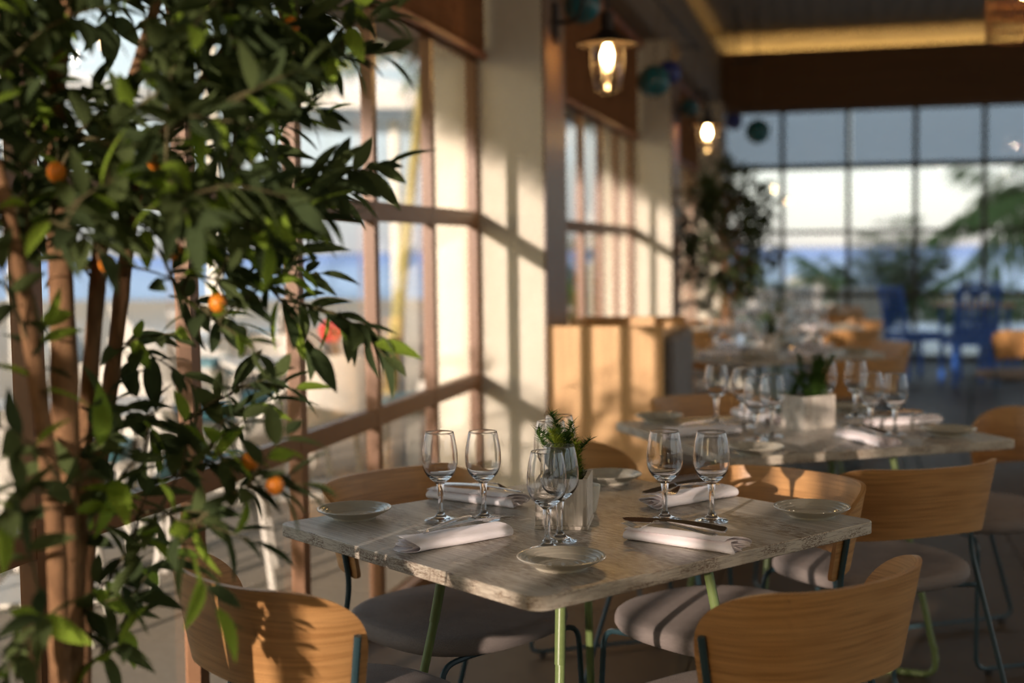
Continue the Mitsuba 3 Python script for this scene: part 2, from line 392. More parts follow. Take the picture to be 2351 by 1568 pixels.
def bay(key, label, axis, c, s0, s1, n, zr, mat, sgn=-1, mw=0.05, depth=0.042, skip=()):
    """window bay in the plane axis = c (its room face), running from s0 to s1, frame going outwards (sgn)."""
    k = thing(key, label, kind='structure')
    lo, hi = sorted((c, c + sgn * depth))
    pz = c + sgn * 0.034

    def b(a0, a1, z0, z1, d0=lo, d1=hi):
        return bx(d0, d1, a0, a1, z0, z1) if axis == 'x' else bx(a0, a1, d0, d1, z0, z1)
    st = [s0 + (s1 - s0) * i / n for i in range(n + 1)]
    for i, s in enumerate(st):
        a0, a1 = (s, s + mw) if i == 0 else ((s - mw, s) if i == n else (s - mw / 2, s + mw / 2))
        obj('mullion', mikit.ply(b(a0, a1, 0.0, zr[-1][1]), mat), k)
    e = 0.0015
    for z0, z1 in zr:
        obj('rail', mikit.ply(b(s0 + e, s1 - e, z0 + e, z1, lo + e, hi - e), mat), k)
    for i in range(n):
        for j in range(len(zr) - 1):
            a0, a1, z0, z1 = st[i] + .012, st[i + 1] - .012, zr[j][1] - .01, zr[j + 1][0] + .01
            if axis == 'x':
                q = pane_quad((pz, a0, z0), (0, a1 - a0, 0), (0, 0, z1 - z0))
            else:
                q = pane_quad((a0, pz, z0), (a1 - a0, 0, 0), (0, 0, z1 - z0))
            obj('pane', mikit.ply(q, 'm_pane'), k)
    return k


WL = ['brown framed window bay of the left wall behind the camera', 'brown framed window bay of the left wall nearest the leafy tree in front',
      'brown framed window bay of the left wall between the first and second cream columns', 'last brown framed window bay of the left wall, by the far tree']
for i, (s0, s1, n) in enumerate(BAYS):
    bay(f'window_{i + 1}', WL[i], 'x', XW, s0, s1, n, ZR, 'm_frame')
ZB = [(0.0, 0.07), (0.735, 0.80), (1.47, 1.515), (2.215, 2.275), (2.87, 2.93)]
bay('window_5', 'tall dark framed grid window of the far end wall facing the sea', 'y', YB, -1.425, 6.0, 10, ZB, 'm_frame_dark', sgn=1, mw=0.055)
for i, (s0, s1, n) in enumerate(((-3.0, 2.4, 3), (3.0, 8.4, 3), (9.0, 15.4, 4))):  # right wall glazing is out of view and lights the room from that side
    bay(f'window_{i + 6}', f'{("near", "middle", "far")[i]} unseen brown framed window bay lighting the room from the right wall', 'x', 6.0, s0, s1, n, [(0, 0.05), (0.75, 0.8), (1.6, 1.65), (2.87, 2.93)], 'm_frame', sgn=1)
single('wall_right', mikit.ply(cat(bx(6.0, 6.2, -3.7, -3.0, 0, 4.05), bx(6.0, 6.2, 2.4, 3.0, 0, 4.05), bx(6.0, 6.2, 8.4, 9.0, 0, 4.05), bx(6.0, 6.2, 15.4, 16.2, 0, 4.05),
    bx(6.0, 6.2, -3.0, 15.4, 2.93, 4.05)), 'm_plaster'), 'plain cream right wall of the room', kind='structure')
single('wall_front', mikit.ply(bx(-1.75, 6.2, -3.75, -3.55, 0, 4.05), 'm_plaster'), 'unseen plain cream wall behind the camera, shading the right corner of the front table', kind='structure')  # out of view, stands where it shades the right corner of the front table
single('wall_left', mikit.ply(cat(bx(-1.75, -1.56, -3.7, 16.3, 2.93, 4.0), bx(-1.72, -1.50, 15.59, 16.12, 0.0, 2.95)), 'm_plaster'), 'narrow cream band of the left wall above the windows', kind='structure')
single('wall_back', mikit.ply(cat(bx(-1.72, 6.2, 16.05, 16.2, 2.93, 4.0), bx(-1.72, -1.42, 16.05, 16.2, 0, 2.93)), 'm_plaster'), 'cream band of the far end wall above the grid window', kind='structure')
single('ceiling', mikit.ply(bx(-1.75, 6.2, -3.75, 16.3, 3.79, 3.92), 'm_ceil'), 'taupe timber ceiling with warm cove light along its edges', kind='structure')
for i in range(40):
    x0 = -1.7 + i * 0.195
    obj('plank', mikit.ply(bx(x0 + .004, x0 + .191, -3.6, 16.1, 3.765 + 0.004 * (i % 2), 3.79), 'm_ceil'), 'ceiling')
single('trim_1', mikit.ply(cat(bx(-1.72, -1.38, -3.6, 16.0, 2.93, 3.05), bx(-1.41, -1.38, -3.6, 15.95, 3.05, 3.57)), 'm_soffit'), 'grey brown boxed soffit running above the left windows', kind='structure')
single('trim_2', mikit.ply(cat(bx(-1.38, 6.0, 15.93, 16.1, 2.89, 3.02), bx(-1.38, 6.0, 15.93, 15.96, 3.02, 3.57)), 'm_beam'), 'deep dark brown timber beam above the far end window', kind='structure')
LED = {'type': 'area', 'radiance': {'type': 'rgb', 'value': [.42, 0.25, 0.078]}}


LED2 = {'type': 'area', 'radiance': {'type': 'rgb', 'value': [.16, 0.095, 0.03]}}
FILL_PEND = 8.0  # strength of the added fill pendants out of view


def strip(key, label, o, u, v, em=LED):
    k = thing(key, label, 'light strip')
    scene[k] = mikit.ply(pane_quad(o, u, v), 'm_white', emitter=em)


strip('cove_light', 'warm cove light strip hidden behind the far timber beam', (-1.3, 15.968, 3.535), (7.2, 0, 0), (0, 0.03, 0))
strip('cove_light', 'warm cove light strip hidden along the left soffit', (-1.45, -3.4, 3.52), (0.03, 0, 0), (0, 19.2, 0), LED2)

CL = ['cream plaster column beside the camera, out of view on the left', 'cream plaster column striped with sunlight beside the wooden bench end', 'second cream plaster column, beyond the wooden bench end', 'last cream plaster column at the far left corner']
for i, (y0, y1) in enumerate(COLS):
    k = thing('column', CL[i], 'column')
    obj('shaft', mikit.ply(bx(-1.83, -1.294, y0, y1, 0, 2.93), 'm_plaster'), k)
    obj('side_cladding', mikit.ply(bx(-1.294, -1.282, y0 + .004, y1 - .004, 0, 2.93), 'm_clad'), k, label='brown satin side panel')

# blinds
BLL = ['brown woven roller blind half drawn over the front left window', 'brown woven roller blind over the window between the columns', 'brown woven roller blind over the far left window']
for i, (s0, s1, n) in enumerate(BAYS[1:]):
    k = thing('roller_blind', BLL[i], 'blind')
    nn = 24
    yy = np.linspace(s0 + .03, s1 - .03, nn)
    P = np.array([[[-1.548 + 0.004 * math.sin(q * 3.1) + 0.003 * math.sin(q * 11), q, z] for z in np.linspace(2.19, 2.90, 6)] for q in yy])
    obj('fabric', mikit.ply(grid_mesh(P), 'm_weave', smooth=True), k)
    obj('bottom_bar', mikit.ply(bx(-1.560, -1.534, s0 + .03, s1 - .03, 2.168, 2.198, .004), 'm_bar'), k, label='orange brown bottom bar')
    obj('roller', mikit.ply(tube([(-1.52, s0 + .03, 2.895), (-1.52, s1 - .03, 2.895)], .03, 12), 'm_bar'), k)
for i in range(5):
    x0 = -1.40 + i * 1.485
    k = thing('roller_screen', ('pale grey roller screen over the far window, ' + ('first from the left', 'second from the left', 'third, middle one', 'fourth, by the coconut palm', 'fifth, past the picture edge')[i]), 'screen')
    P = np.array([[[x, 16.26 + 0.01 * math.sin(x * 2.1), z] for z in np.linspace(2.24, 2.95, 5)] for x in np.linspace(x0 + .01, x0 + 1.475, 12)])
    obj('fabric', mikit.ply(grid_mesh(P), 'm_screen', smooth=True), k)
    obj('bottom_bar', mikit.ply(tube([(x0 + .01, 16.26, 2.235), (x0 + 1.475, 16.26, 2.235)], .016, 8), 'm_frame_dark'), k)

# ---------------------------------------------------------------- chairs
A_, D_, YC_, LEAN, ZT, ZBK, CAPZ, CAPD, RTOP, DROP = 0.2306, 0.1911, -0.1034, 0.185, 0.767, 0.5894, 0.680, 0.027, 0.163, 0.123
ZM = (ZT + ZBK) / 2


def back_plan(n=81, e=2.43):
    t = np.linspace(-1, 1, 400) * PI / 2
    c = np.stack([A_ * np.sign(np.sin(t)) * np.abs(np.sin(t)) ** (2 / e), YC_ - D_ * np.abs(np.cos(t)) ** (2 / e)], 1)
    s = np.r_[0, np.cumsum(np.linalg.norm(np.diff(c, axis=0), axis=1))]
    u = np.linspace(-1, 1, n)
    q = (np.sign(u) * (1 - (1 - np.abs(u)) ** 1.25) + 1) / 2 * s[-1]
    c = np.stack([np.interp(q, s, c[:, i]) for i in (0, 1)], 1)
    tg = np.gradient(c, axis=0)
    tg /= np.linalg.norm(tg, axis=1, keepdims=True)
    return c, np.c_[tg[:, 1], -tg[:, 0]], q


BP = back_plan()


def backpt(side, d, z, off=0.0):
    c, nn, q = BP
    s = q[-1] - d if side > 0 else d
    p, n = (np.array([np.interp(s, q, k[:, i]) for i in (0, 1)]) for k in (c, nn))
    return np.array([*(p + n * (LEAN * (z - ZM) + off)), z])


def back_mesh():
    c, nn, q = BP
    nu, nv, th = len(q), 14, 0.011
    tot = q[-1]
    outer, inner, uvo = np.zeros((nu, nv, 3)), np.zeros((nu, nv, 3)), np.zeros((nu, nv, 2))
    for i in range(nu):
        L = min(q[i], tot - q[i])
        top, bot = ZT, ZBK - 0.030 * abs(2 * q[i] / tot - 1) ** 2
        if L < RTOP:
            top = ZT - DROP * (1 - math.sqrt(max(0.0, 1 - (1 - L / RTOP) ** 2)))
        if L < 0.015:
            bot = bot + .015 * (1 - math.sqrt(max(0.0, 1 - (1 - L / .015) ** 2)))
        z = bot + (top - bot) * np.linspace(0, 1, nv)
        for arr, o in ((outer, th / 2), (inner, -th / 2)):
            arr[i, :, :2] = c[i] + nn[i] * (LEAN * (z - ZM) + o)[:, None]
            arr[i, :, 2] = z
        uvo[i, :, 0] = q[i]
        uvo[i, :, 1] = z
    V, F, UV = [], [], []

    def add(P, uv, flip):
        f = np.array(grid_mesh(P).faces)
        F.append((f[:, ::-1] if flip else f) + sum(len(k) for k in V))
        V.append(P.reshape(-1, 3)); UV.append(uv.reshape(-1, 2))
    add(outer, uvo, False)
    add(inner, uvo + [0.9, 0.3], True)
    ring = [(i, 0) for i in range(nu)] + [(nu - 1, j) for j in range(1, nv)] + [(i, nv - 1) for i in range(nu - 2, -1, -1)] + [(0, j) for j in range(nv - 2, 0, -1)]
    ring.append(ring[0])
    P = np.array([[outer[k], inner[k]] for k in ring])
    uv = np.array([[[uvo[k][0] + uvo[k][1], 0.0], [uvo[k][0] + uvo[k][1], .012]] for k in ring])
    add(P, uv, True)
    return trimesh.Trimesh(np.vstack(V), np.vstack(F), process=False), np.vstack(UV)


def seat_outline(n, k):
    t = np.linspace(0, 2 * PI, n, endpoint=False)
    e = 2.6
    x = np.sign(np.cos(t)) * np.abs(np.cos(t)) ** (2 / e) * .245
    y = np.sign(np.sin(t)) * np.abs(np.sin(t)) ** (2 / e) * .235
    x = x * (1 + 0.06 * y / .235)
    return x * k, y * k


def seat_mesh():
    prof = [(0.0, .430), (0.6, .430), (.93, .430), (.975, .435), (1.0, .446), (1.0, .456), (.985, .467), (.95, .4735), (.88, .477), (.6, .480), (.3, .481), (0.0, .481)]
    rows = []
    for k, z in prof:
        x, y = seat_outline(72, max(k, 1e-4))
        rows.append(np.stack([x, y, np.full_like(x, z) - 0.010 * (x / .245) ** 2 * 0 - 0.006 * np.maximum(0, y / .235) ** 2], -1))
    return grid_mesh(np.stack(rows, 1), closed_u=True)


def side_path(sx):
    cap = backpt(sx, CAPD, CAPZ, .0125)
    low = backpt(sx, CAPD, ZBK - .035, .0125)
    kink = np.array([low[0] + sx * .004, low[1] - .006, .49])
    return fillet([cap, low, kink, (sx * .243, -.300, .018), (sx * .236, .205, .018), (sx * .222, .190, .418), (sx * .14, .190, .424)], .045, 6)


def rod_mesh(sx):
    p = side_path(sx)
    return tube(p, .0068, 8)


CH_BACK = mikit.ply(back_mesh()[0], 'm_oak', smooth=True, uv=back_mesh()[1])
CH_SEAT = mikit.ply(seat_mesh(), 'm_fabric', smooth=True)
CH_RODS = [mikit.ply(rod_mesh(s), 'm_rod', smooth=40) for s in (-1, 1)]
CH_FRONT = mikit.ply(tube([(-.15, .190, .424), (.15, .190, .424)], .0068, 8), 'm_rod', smooth=40)
CH_REAR = mikit.ply(cat(tube(fillet([(-.240, -.135, .405), (0, -.100, .420), (.240, -.135, .405)], .1, 6), .0068, 8), tube([(-.10, -.11, .42), (-.10, .19, .424)], .0068, 8), tube([(.10, -.11, .42), (.10, .19, .424)], .0068, 8)), 'm_rod', smooth=40)
CH_FEET = [mikit.ply(tube([(sx * .24, y, .0), (sx * .24, y, .014)], .011, 10), 'm_glide') for sx in (-1, 1) for y in (-.25, .16)]


def chair(x, y, rot, label, group=None, feet=True):
    k = thing('dining_chair', label, 'chair', group)
    M = at(x, y, 0, rot)
    obj('backrest', CH_BACK, k, M)
    obj('seat', CH_SEAT, k, M)
    for d in CH_RODS:
        obj('side_frame', d, k, M)
    obj('front_bar', CH_FRONT, k, M)
    obj('under_frame', CH_REAR, k, M)
    if feet:
        for d in CH_FEET:
            obj('glide', d, k, M)
    return k


# ---------------------------------------------------------------- tables
def table_parts(la, lb):
    """top in a frame with x along the long grain (a), y along b"""
    poly = rr_poly(la, lb, .03, 8)
    m = ext(poly, .026, .719)
    v, f = np.array(m.vertices), np.array(m.faces)
    nrm = np.cross(v[f[:, 1]] - v[f[:, 0]], v[f[:, 2]] - v[f[:, 0]])
    flat = np.abs(nrm[:, 2]) > 0.5 * np.linalg.norm(nrm, axis=1)
    top = trimesh.Trimesh(v, f[flat], process=False)
    top.remove_unreferenced_vertices()
    ring = np.array(poly.exterior.coords)[::-1]
    if Polygon(ring).exterior.is_ccw is False:
        ring = ring[::-1]
    s = np.r_[0, np.cumsum(np.linalg.norm(np.diff(ring, axis=0), axis=1))]
    P = np.stack([np.c_[ring, np.full(len(ring), z)] for z in (.719, .7205, .7435, .745)], 1)
    cen = np.array([0, 0])
    ins = np.array([1 - .0015 / .43, 1, 1, 1 - .0015 / .43])
    P[:, :, :2] *= ins[None, :, None]
    uv = np.stack([np.c_[s, np.full(len(s), z)] for z in (.719, .7205, .7435, .745)], 1)
    edge = grid_mesh(P)
    tv = np.array(top.vertices)
    tv[:, :2] *= (1 - .0015 / .43)
    top = trimesh.Trimesh(tv, top.faces, process=False)
    return (mikit.ply(top, 'm_top', smooth=False, uv=tv[:, :2] + 3.0), mikit.ply(edge, 'm_edge', smooth=False, uv=uv.reshape(-1, 2)))


TOPS = {}


def table(x, y, rot, la, lb, label, group=None):
    """rot: direction of a (x of the table frame)"""
    if (la, lb) not in TOPS:
        legs = []
        for sx, sy in ((1, 1), (-1, 1), (-1, -1), (1, -1)):
            d = np.array([sx * la / 2, sy * lb / 2])
            t0, t1 = d * .42, d * .64
            legs.append(mikit.ply(tube([(*t0, .716), (*(t0 * .75 + t1 * .25), .53), (*(t0 * .75 + t1 * .25), .53), (*t1, .055)], [.0108, .0108, .0096, .0096], 12), 'm_green', smooth=40))
        run = []
        for sx in (1, -1):
            d = np.array([sx * la / 2, lb / 2]) * .64
            p = fillet([(*(d * .985), .10), (*d, .0095), (*(-d), .0095), (*(-d * .985), .10)], .06, 6)
            run.append(mikit.ply(tube(p, .0094, 10), 'm_green', smooth=40))
        plate = mikit.ply(cat(bx(-.22, .22, -.03, .03, .712, .719), bx(-.03, .03, -.22, .22, .712, .719)), 'm_green')
        TOPS[(la, lb)] = (*table_parts(la, lb), legs, run, plate)
    tp, ed, legs, run, plate = TOPS[(la, lb)]
    k = thing('dining_table', label, 'table', group)
    M = at(x, y, 0, rot)
    obj('top', tp, k, M)
    obj('edge_band', ed, k, M, label='scuffed whitewashed edge band')
    for d in legs:
        obj('leg', d, k, M, label='green steel leg')
    for d in run:
        obj('foot_bar', d, k, M)
    obj('cross_plate', plate, k, M)
    return k


# ---------------------------------------------------------------- tableware
def crv(pts, n=6):
    from scipy.interpolate import PchipInterpolator
    p = np.array(pts, float)
    t = np.r_[0, np.cumsum(np.linalg.norm(np.diff(p, axis=0), axis=1))]
    q = np.linspace(0, t[-1], (len(p) - 1) * n + 1)
    return np.stack([PchipInterpolator(t, p[:, i])(q) for i in (0, 1)], 1)


foot_p = crv([(0.0001, .0006), (.030, .0004), (.0345, .0012), (.0352, .0026), (.0335, .0042), (.024, .0066), (.014, .0105), (.0085, .0165)], 4)
stem_p = crv([(.0085, .0165), (.0060, .024), (.0052, .036), (.0056, .050), (.0068, .066), (.0086, .080)], 4)
bowl_out = [(.0086, .080), (.0125, .0845), (.0205, .0905), (.0300, .1010), (.0360, .1140), (.0384, .1280), (.0383, .1420), (.0366, .1580), (.0336, .1760), (.0305, .1905)]
bowl_rim = [(.0302, .1915), (.0296, .1918), (.0291, .1913)]
bowl_in = [(.0292, .1900), (.0323, .1760), (.0353, .1580), (.0370, .1420), (.0371, .1280), (.0346, .1145), (.0284, .1030), (.0190, .0950), (.0100, .0918), (.0001, .0910)]
bowl_p = np.vstack([crv(bowl_out, 4), bowl_rim, crv(bowl_in, 4)])
GL = [mikit.ply(lathe(p, 48), 'm_glass', smooth=True) for p in (bowl_p, stem_p, foot_p)]


def glass(x, y, label, group=None, z=.745):
    k = thing('wine_glass', label, 'glass', group)
    M = at(x, y, z + .0003)
    for nm, d in zip(('bowl', 'stem', 'foot'), GL):
        obj(nm, d, k, M)


pl = [(0.0001, .0045), (.040, .0045), (.044, .0), (.047, .0), (.048, .004), (.060, .0090), (.074, .0165), (.0800, .0200), (.0813, .0216), (.0806, .0230), (.0790, .0232), (.0765, .0222), (.0752, .0202), (.0740, .0202), (.0728, .0208),
      (.0685, .0184), (.0672, .0162), (.0660, .0162), (.0650, .0170), (.0605, .0142), (.0592, .0118), (.0580, .0120), (.0530, .0092), (.0500, .0074), (.0470, .0068), (.0458, .0050), (.0444, .0050), (.0432, .0060), (.0330, .0058), (.0320, .0044), (.0308, .0044), (.0298, .0056), (.0190, .0056), (.0182, .0046), (.0174, .0056), (.0001, .0055)]
PLATE = mikit.ply(lathe(pl, 64), 'm_plate', smooth=35)


def plate(x, y, label, group=None, z=.745):
    single('bread_plate', PLATE, label, 'plate', group, to_world=at(x, y, z))


def napkin_mesh(seed, L=.235, W=.082, turns=2.35):
    rng = np.random.default_rng(seed)
    nS, nL = 90, 26
    th = np.linspace(0, turns * 2 * PI, nS)
    f = th / th[-1]
    hw, hh = W / 2 * (.30 + .70 * f), .0145 * (.22 + .78 * f)
    cs, sn = np.cos(th), np.sin(th)
    x = hw * np.sign(cs) * np.abs(cs) ** .75
    z = hh * np.sign(sn) * np.abs(sn) ** .85
    z = z + .0005
    yy = np.linspace(-L / 2, L / 2, nL)
    P = np.zeros((nS, nL, 3))
    for j, y in enumerate(yy):
        e = max(0, (-y / (L / 2) - .62) / .38)
        wob = 1 + .05 * math.sin(y * 40 + seed)
        P[:, j, 0] = x * wob * (1 + .05 * e) + .004 * np.sin(th * 1.5 + seed) * e
        P[:, j, 1] = y + e * (.010 * np.sin(th * 2.0 + seed * 2) - .012 * (1 - f))
        P[:, j, 2] = z * (1 + .30 * e * np.clip(sn, 0, 1)) + .0004 * np.sin(y * 30 + th) * (sn > 0)
    P[:, :, 2] -= P[:, :, 2].min()
    t = .0009
    m = grid_mesh(P)
    n = np.array(m.vertex_normals).reshape(P.shape)
    Q = P + n * t
    m2 = grid_mesh(Q)
    b = np.array([[P[0, j], Q[0, j]] for j in range(nL)])
    e1 = np.concatenate([np.stack([P[:, 0], Q[:, 0]], 1)]), np.stack([P[:, -1], Q[:, -1]], 1)
    m.invert()
    mm = cat(m2, m, grid_mesh(e1[0]), grid_mesh(e1[1][::-1]))
    mm.vertices[:, 2] -= mm.vertices[:, 2].min()
    return mm


NAPK = [mikit.ply(napkin_mesh(s), 'm_napkin', smooth=50) for s in (1, 2, 3)]
NAPTOP = .0295


def bent(poly, th, zfun, sub=.008):
    """extrude an outline lying along +y and bend it by zfun(y)"""
    m = ext(poly, th)
    m = m.subdivide_to_size(sub)
    v = np.array(m.vertices)
    v[:, 2] += zfun(v[:, 1])
    return trimesh.Trimesh(v, m.faces, process=False)


def fork_meshes():
    L = .185
    y = np.array([-.0925, -.088, -.06, -.02, .015, .030])
    w = np.array([.0045, .0062, .0052, .0032, .0026, .0030])
    handle = Polygon(list(zip(w, y)) + list(zip(-w[::-1], y[::-1])))
    head = Polygon([(.0028, .030), (.0080, .040), (.0112, .050), (.0112, .052), (-.0112, .052), (-.0112, .050), (-.0080, .040), (-.0028, .030)])
    tines = [Polygon([(x - .0017, .052), (x + .0017, .052), (x + .0009, .0925), (x - .0009, .0925)]) for x in (-.0094, -.0032, .0032, .0094)]

    def zf(q):
        return .010 - .006 * np.cos((q + .0925) / .115 * PI) * (q < .023) + .0055 * (q >= .023) - np.where(q > .03, .013 * np.sin(np.clip((q - .03) / .055, 0, 1) * PI / 1.25), 0)
    hm = bent(handle, .0022, zf)
    hd = cat([bent(p, .0014, zf) for p in [head] + tines])
    return hm, hd


def knife_meshes():
    y = np.array([-.105, -.100, -.05, .0, .012])
    w = np.array([.0055, .0075, .0066, .0048, .0045])
    handle = Polygon(list(zip(w, y)) + list(zip(-w[::-1], y[::-1])))
    blade = Polygon([(.0045, .010), (.0050, .05), (.0046, .105), (.0010, .1120), (-.0050, .104), (-.0098, .085), (-.0102, .04), (-.0070, .016), (-.0045, .010)])

    def zf(q):
        return .004 + .006 * np.sin(np.clip((q + .105) / .21, 0, 1) * PI)
    return bent(handle, .0042, zf, .02), bent(blade, .0012, lambda q: zf(q) + .0015, .02)


FK = [mikit.ply(m, 'm_steel', smooth=35) for m in fork_meshes()]
KN = [mikit.ply(m, 'm_steel', smooth=35) for m in knife_meshes()]


def setting(x, y, rot, which, i, group=None, z=.745, flip=False, cut=True):
    """napkin with knife and fork; local +y points to the table's middle"""
    M = at(x, y, z, rot + (PI if flip else 0))
    single('napkin', NAPK[i % 3], f'rolled white cloth napkin {which}', 'napkin', group and 'napkins ' + group, to_world=M)
    if not cut:
        return
    k = thing('dinner_fork', f'steel fork on the napkin {which}', 'fork', group and 'forks ' + group)
    MF = at(x, y, z + NAPTOP - .003, rot) @ T().translate([-.017, .02, 0]).rotate([0, 0, 1], 4).scale(1.08)
    for nm, d in zip(('handle', 'head'), FK):
        obj(nm, d, k, MF)
    k = thing('table_knife', f'steel knife on the napkin {which}', 'knife', group and 'knives ' + group)
    MK = at(x, y, z + NAPTOP - .001, rot) @ T().translate([.015, .025, .002]).scale(1.05).rotate([0, 0, 1], 3).rotate([0, 1, 0], -24)
    for nm, d in zip(('handle', 'blade'), KN):
        obj(nm, d, k, MK)


def sprig_mesh(seed, h, spread):
    rng = np.random.default_rng(seed)
    p = [np.array([0, 0, 0.0])]
    a = rng.uniform(0, 2 * PI)
    lean = np.array([math.cos(a), math.sin(a), 0]) * spread
    for k in range(7):
        q = (k + 1) / 7
        p.append(np.array([0, 0, h * q]) + lean * q * q)
    p = np.array(p)
    ms = [tube(p, np.linspace(.0016, .0008, len(p)), 5)]
    V, F = [], []
    for k in range(210):
        q = rng.uniform(.12, 1.0)
        i = min(int(q * 7), 6)
        o = p[i] + (p[i + 1] - p[i]) * (q * 7 - i)
        an = rng.uniform(0, 2 * PI)
        ln = rng.uniform(.018, .032) * (1.1 - .35 * q)
        d = np.array([math.cos(an), math.sin(an), rng.uniform(.35, 1.1)])
        d /= np.linalg.norm(d)
        s = np.cross(d, [0, 0, 1.0]); s /= np.linalg.norm(s) + 1e-9
        t = np.cross(s, d)
        w = .0011
        b = len(V)
        V += [o + s * w, o - s * w * .5 + t * w * .87, o - s * w * .5 - t * w * .87, o + d * ln]
        F += [[b, b + 1, b + 3], [b + 1, b + 2, b + 3], [b + 2, b, b + 3]]
    ms.append(trimesh.Trimesh(np.array(V), np.array(F), process=False))
    return cat(ms)


SPRIGS = [mikit.ply(sprig_mesh(40 + i, h, s), 'm_needle' if i != 3 else 'm_needle_light') for i, (h, s) in enumerate(((.135, .045), (.112, .07), (.095, .075), (.120, .045)))]


def planter_ply(w, d, h):
    t = .010
    out = []
    for x0, x1, y0, y1 in ((-w / 2, w / 2, -d / 2, -d / 2 + t), (-w / 2, w / 2, d / 2 - t, d / 2), (-w / 2, -w / 2 + t, -d / 2 + t, d / 2 - t), (w / 2 - t, w / 2, -d / 2 + t, d / 2 - t)):
        m = bx(x0, x1, y0, y1, .008, h, .0008)
        v = np.array(m.vertices)
        uv = np.c_[v[:, 0] + v[:, 1], v[:, 2]][:, ::-1]
        out.append(mikit.ply(m, 'm_whitewood', uv=np.c_[v[:, 2], v[:, 0] + v[:, 1]]))
    m = bx(-w / 2 - .002, w / 2 + .002, -d / 2 - .002, d / 2 + .002, 0, .008, .001)
    v = np.array(m.vertices)
    base = mikit.ply(m, 'm_whitewood', uv=np.c_[v[:, 2], v[:, 0] + v[:, 1]])
    soil = mikit.ply(bx(-w / 2 + t, w / 2 - t, -d / 2 + t, d / 2 - t, .008, h - .012), 'm_soil')
    return out, base, soil


PLANTER = planter_ply(.108, .135, .104)


def planter(x, y, rot, label, seed=0, group=None, z=.745):
    k = thing('planter_box', label, 'planter', group)
    M = at(x, y, z, rot)
    for d in PLANTER[0]:
        obj('board', d, k, M)
    obj('base', PLANTER[1], k, M)
    obj('soil', PLANTER[2], k, M)
    rng = random.Random(seed)
    for i in range(15):
        M2 = at(x, y, z + .082, rot) @ T().translate([rng.uniform(-.036, .036), rng.uniform(-.048, .048), 0]).rotate([0, 0, 1], rng.uniform(0, 360)).scale(rng.uniform(.75, 1.1))
        obj('sprig', SPRIGS[i % 3 if (seed + i) % 4 else 3 * (seed % 2)], k, M2)


cup_p = [(.0001, .0), (.022, .0), (.024, .002), (.030, .030), (.034, .058), (.0342, .060), (.0330, .0602), (.0322, .058), (.0284, .030), (.022, .005), (.0001, .004)]
CUP = mikit.ply(lathe(cup_p, 36), 'm_cup', smooth=40)

# ---------------------------------------------------------------- the two front tables
C1, R1, TA, TB = np.array([-.5507, 2.7769]), -.6385, .853, .945
C2, R2 = np.array([-.117, 4.308]), -1.0297
table(*C1, R1, TA, TB, 'grey weathered wood table with rounded corners laid for four in the foreground')
table(*C2, R2, TA, TB, 'grey weathered wood table behind the front table, laid for four')
chair(-0.896, 2.345, -0.666, 'bent oak chair in the left foreground, its back striped with sunlight')
chair(-0.185, 2.471, 0.931, 'bent oak chair in the right foreground, its back towards the camera')
chair(-0.893, 3.045, -2.11, 'bent oak chair on the window side of the front table, seat facing us')
chair(-0.257, 3.137, 2.499, 'bent oak chair behind the right plate of the front table, glass shadow on its back')
chair(0.081, 3.752, 0.627, 'bent oak chair between the two front tables, whole back and seat in view')
a2, b2 = np.array([.515, -.857]), np.array([.857, .515])


def on(Cc, a, b, ax, bx_):
    return Cc + ax * a + bx_ * b


chair(*on(C2, .055, .635, a2, b2), 2.112, 'bent oak chair at the right end of the second table, cut by the picture edge')
chair(*on(C2, -.10, -.51, a2, b2), -1.030, 'bent oak chair left of the second table, half hidden by the front planter')
chair(*on(C2, -.60, .05, a2, b2), -2.600, 'bent oak chair on the far side of the second table by the bench')

plate(-1.030, 2.735, 'grey glazed bread plate on the left corner of the front table')
plate(-.494, 2.366, 'grey glazed bread plate on the near corner of the front table')
plate(-.062, 2.925, 'grey glazed bread plate on the right corner of the front table')
plate(-.560, 3.270, 'grey glazed bread plate on the far corner of the front table, behind the planter')
for x, y, lb in ((-.834, 2.735, 'left glass of the pair nearest the windows on the front table'), (-.745, 2.760, 'right glass of the pair nearest the windows on the front table'),
                 (-.549, 2.500, 'nearest wine glass, standing just behind the near bread plate'), (-.541, 2.580, 'wine glass right behind the nearest glass, before the white planter'),
                 (-.364, 2.823, 'left glass of the pair to the right of the white planter'), (-.266, 2.827, 'right glass of the pair to the right of the white planter'),
                 (-.640, 2.960, 'wine glass behind the sprigs of the front planter, nearer of two'), (-.640, 3.055, 'wine glass behind the sprigs of the front planter, farther of two')):
    glass(x, y, 'clear ' + lb)
setting(-.742, 2.530, -.68, 'on the near left side of the front table', 0)
setting(-.820, 2.958, -1.93, 'on the window side of the front table', 1, flip=True)
setting(-.335, 3.050, 2.46, 'on the far right side of the front table', 2, flip=True)
setting(-.300, 2.590, 1.16, 'on the near right side of the front table', 1)
planter(-.568, 2.758, .09, 'whitewashed wooden planter box with dark green sprigs on the front table', 3)
single('cup', CUP, 'small cream cup half hidden behind the planter on the front table', 'cup', to_world=at(-.548, 2.886, .745))

